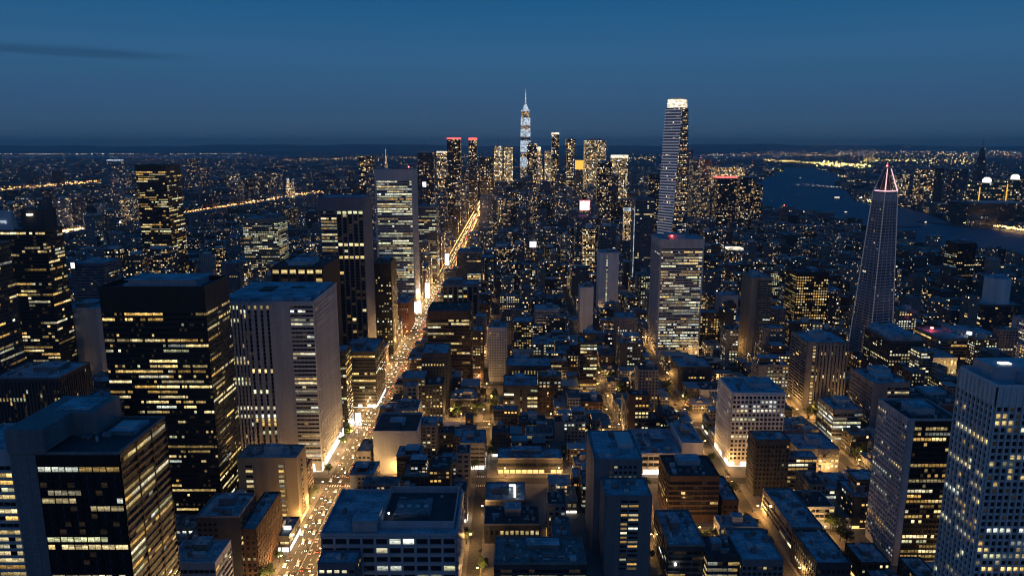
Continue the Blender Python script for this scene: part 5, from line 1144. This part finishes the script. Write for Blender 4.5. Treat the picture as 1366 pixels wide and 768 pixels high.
# thin cloud veils
mp = N.new('ShaderNodeMapping'); mp.inputs['Scale'].default_value = (3., 3., 26.); L.new(tc.outputs['Generated'], mp.inputs[0])
cn = N.new('ShaderNodeTexNoise'); cn.inputs['Scale'].default_value = 1.6; cn.inputs['Detail'].default_value = 6; L.new(mp.outputs[0], cn.inputs['Vector'])
def mrange(src, a, b, c, d):
    q = N.new('ShaderNodeMapRange'); q.interpolation_type = 'SMOOTHSTEP'
    for i, v in zip(('From Min', 'From Max', 'To Min', 'To Max'), (a, b, c, d)): q.inputs[i].default_value = v
    L.new(src, q.inputs[0]); return q.outputs[0]
def mul(a, b):
    q = N.new('ShaderNodeMath'); q.operation = 'MULTIPLY'; L.new(a, q.inputs[0]); L.new(b, q.inputs[1]); return q.outputs[0]
# one dark streak low in the sky
dz = N.new('ShaderNodeMath'); dz.operation = 'SUBTRACT'; L.new(sp.outputs[2], dz.inputs[0]); dz.inputs[1].default_value = .1045
n1 = N.new('ShaderNodeMath'); n1.operation = 'MULTIPLY_ADD'; L.new(cn.outputs[0], n1.inputs[0]); n1.inputs[1].default_value = .012; L.new(dz.outputs[0], n1.inputs[2])
ab = N.new('ShaderNodeMath'); ab.operation = 'ABSOLUTE'; s2 = N.new('ShaderNodeMath'); s2.operation = 'SUBTRACT'; L.new(n1.outputs[0], s2.inputs[0]); s2.inputs[1].default_value = .006; L.new(s2.outputs[0], ab.inputs[0])
band = mrange(ab.outputs[0], .0, .0095, 1, 0); side = mrange(sp.outputs[0], -.50, -.33, 1, 0)
st = mrange(mul(band, side), 0, 1, 1, .74)
veil = mrange(cn.outputs[0], .3, .7, .985, 1.015)
fin = N.new('ShaderNodeVectorMath'); fin.operation = 'SCALE'; L.new(a2.outputs[0], fin.inputs[0]); L.new(mul(st, veil), fin.inputs['Scale'])
L.new(fin.outputs[0], bg.inputs[0]); bg.inputs[1].default_value = 1.
sun = bpy.data.lights.new('sun', 'SUN'); sun.energy = .03; sun.angle = R(45); sun.color = (1., .88, .95); so = bpy.data.objects.new('sun', sun); col.objects.link(so); so.rotation_euler = (R(80), 0, R(-18))

hz = bpy.data.materials.new('evening_haze'); hz.use_nodes = True; nt = hz.node_tree; nt.nodes.remove(nt.nodes['Principled BSDF'])
pv = nt.nodes.new('ShaderNodeVolumePrincipled'); pv.inputs['Density'].default_value = HAZE if 'HAZE' in globals() else 3.6e-5; pv.inputs['Color'].default_value = (.85, .93, 1., 1); pv.inputs['Anisotropy'].default_value = 0.
nt.links.new(pv.outputs[0], nt.nodes['Material Output'].inputs['Volume'])
me = bpy.data.meshes.new('haze'); X_, Yn, Yf, zt = 70000, -2500, 48000, 580
v = [(x, y, z) for z in (-2, zt) for x, y in ((-X_, Yn), (X_, Yn), (X_, Yf), (-X_, Yf))]
me.from_pydata(v, [], [(3, 2, 1, 0), (4, 5, 6, 7), (0, 1, 5, 4), (1, 2, 6, 5), (2, 3, 7, 6), (3, 0, 4, 7)]); me.materials.append(hz)
o = bpy.data.objects.new('haze', me); col.objects.link(o); tag(o, kind='stuff')

# ------------------------------------------------------------------ render settings
c = scene.cycles; c.filter_width = 1.15; c.max_bounces = 4; c.diffuse_bounces = 2; c.glossy_bounces = 2; c.transmission_bounces = 1; c.volume_bounces = 0; c.transparent_max_bounces = 2
c.use_denoising = True; c.denoising_prefilter = 'ACCURATE'; c.denoising_input_passes = 'RGB_ALBEDO_NORMAL'; c.denoiser = 'OPENIMAGEDENOISE'; c.use_light_tree = True; c.sample_clamp_indirect = 4; c.caustics_reflective = False; c.caustics_refractive = False
vs = scene.view_settings; vs.view_transform = 'Standard'; vs.look = 'None'; vs.exposure = 0; vs.gamma = 1; vs.use_curve_mapping = False
print('lamps', NL, 'cars', NC, 'trees', NT, 'near', len(NEAR), 'rest', len(REST), 'far', NF, 'mids', len(mids), 'objects', len(bpy.data.objects))
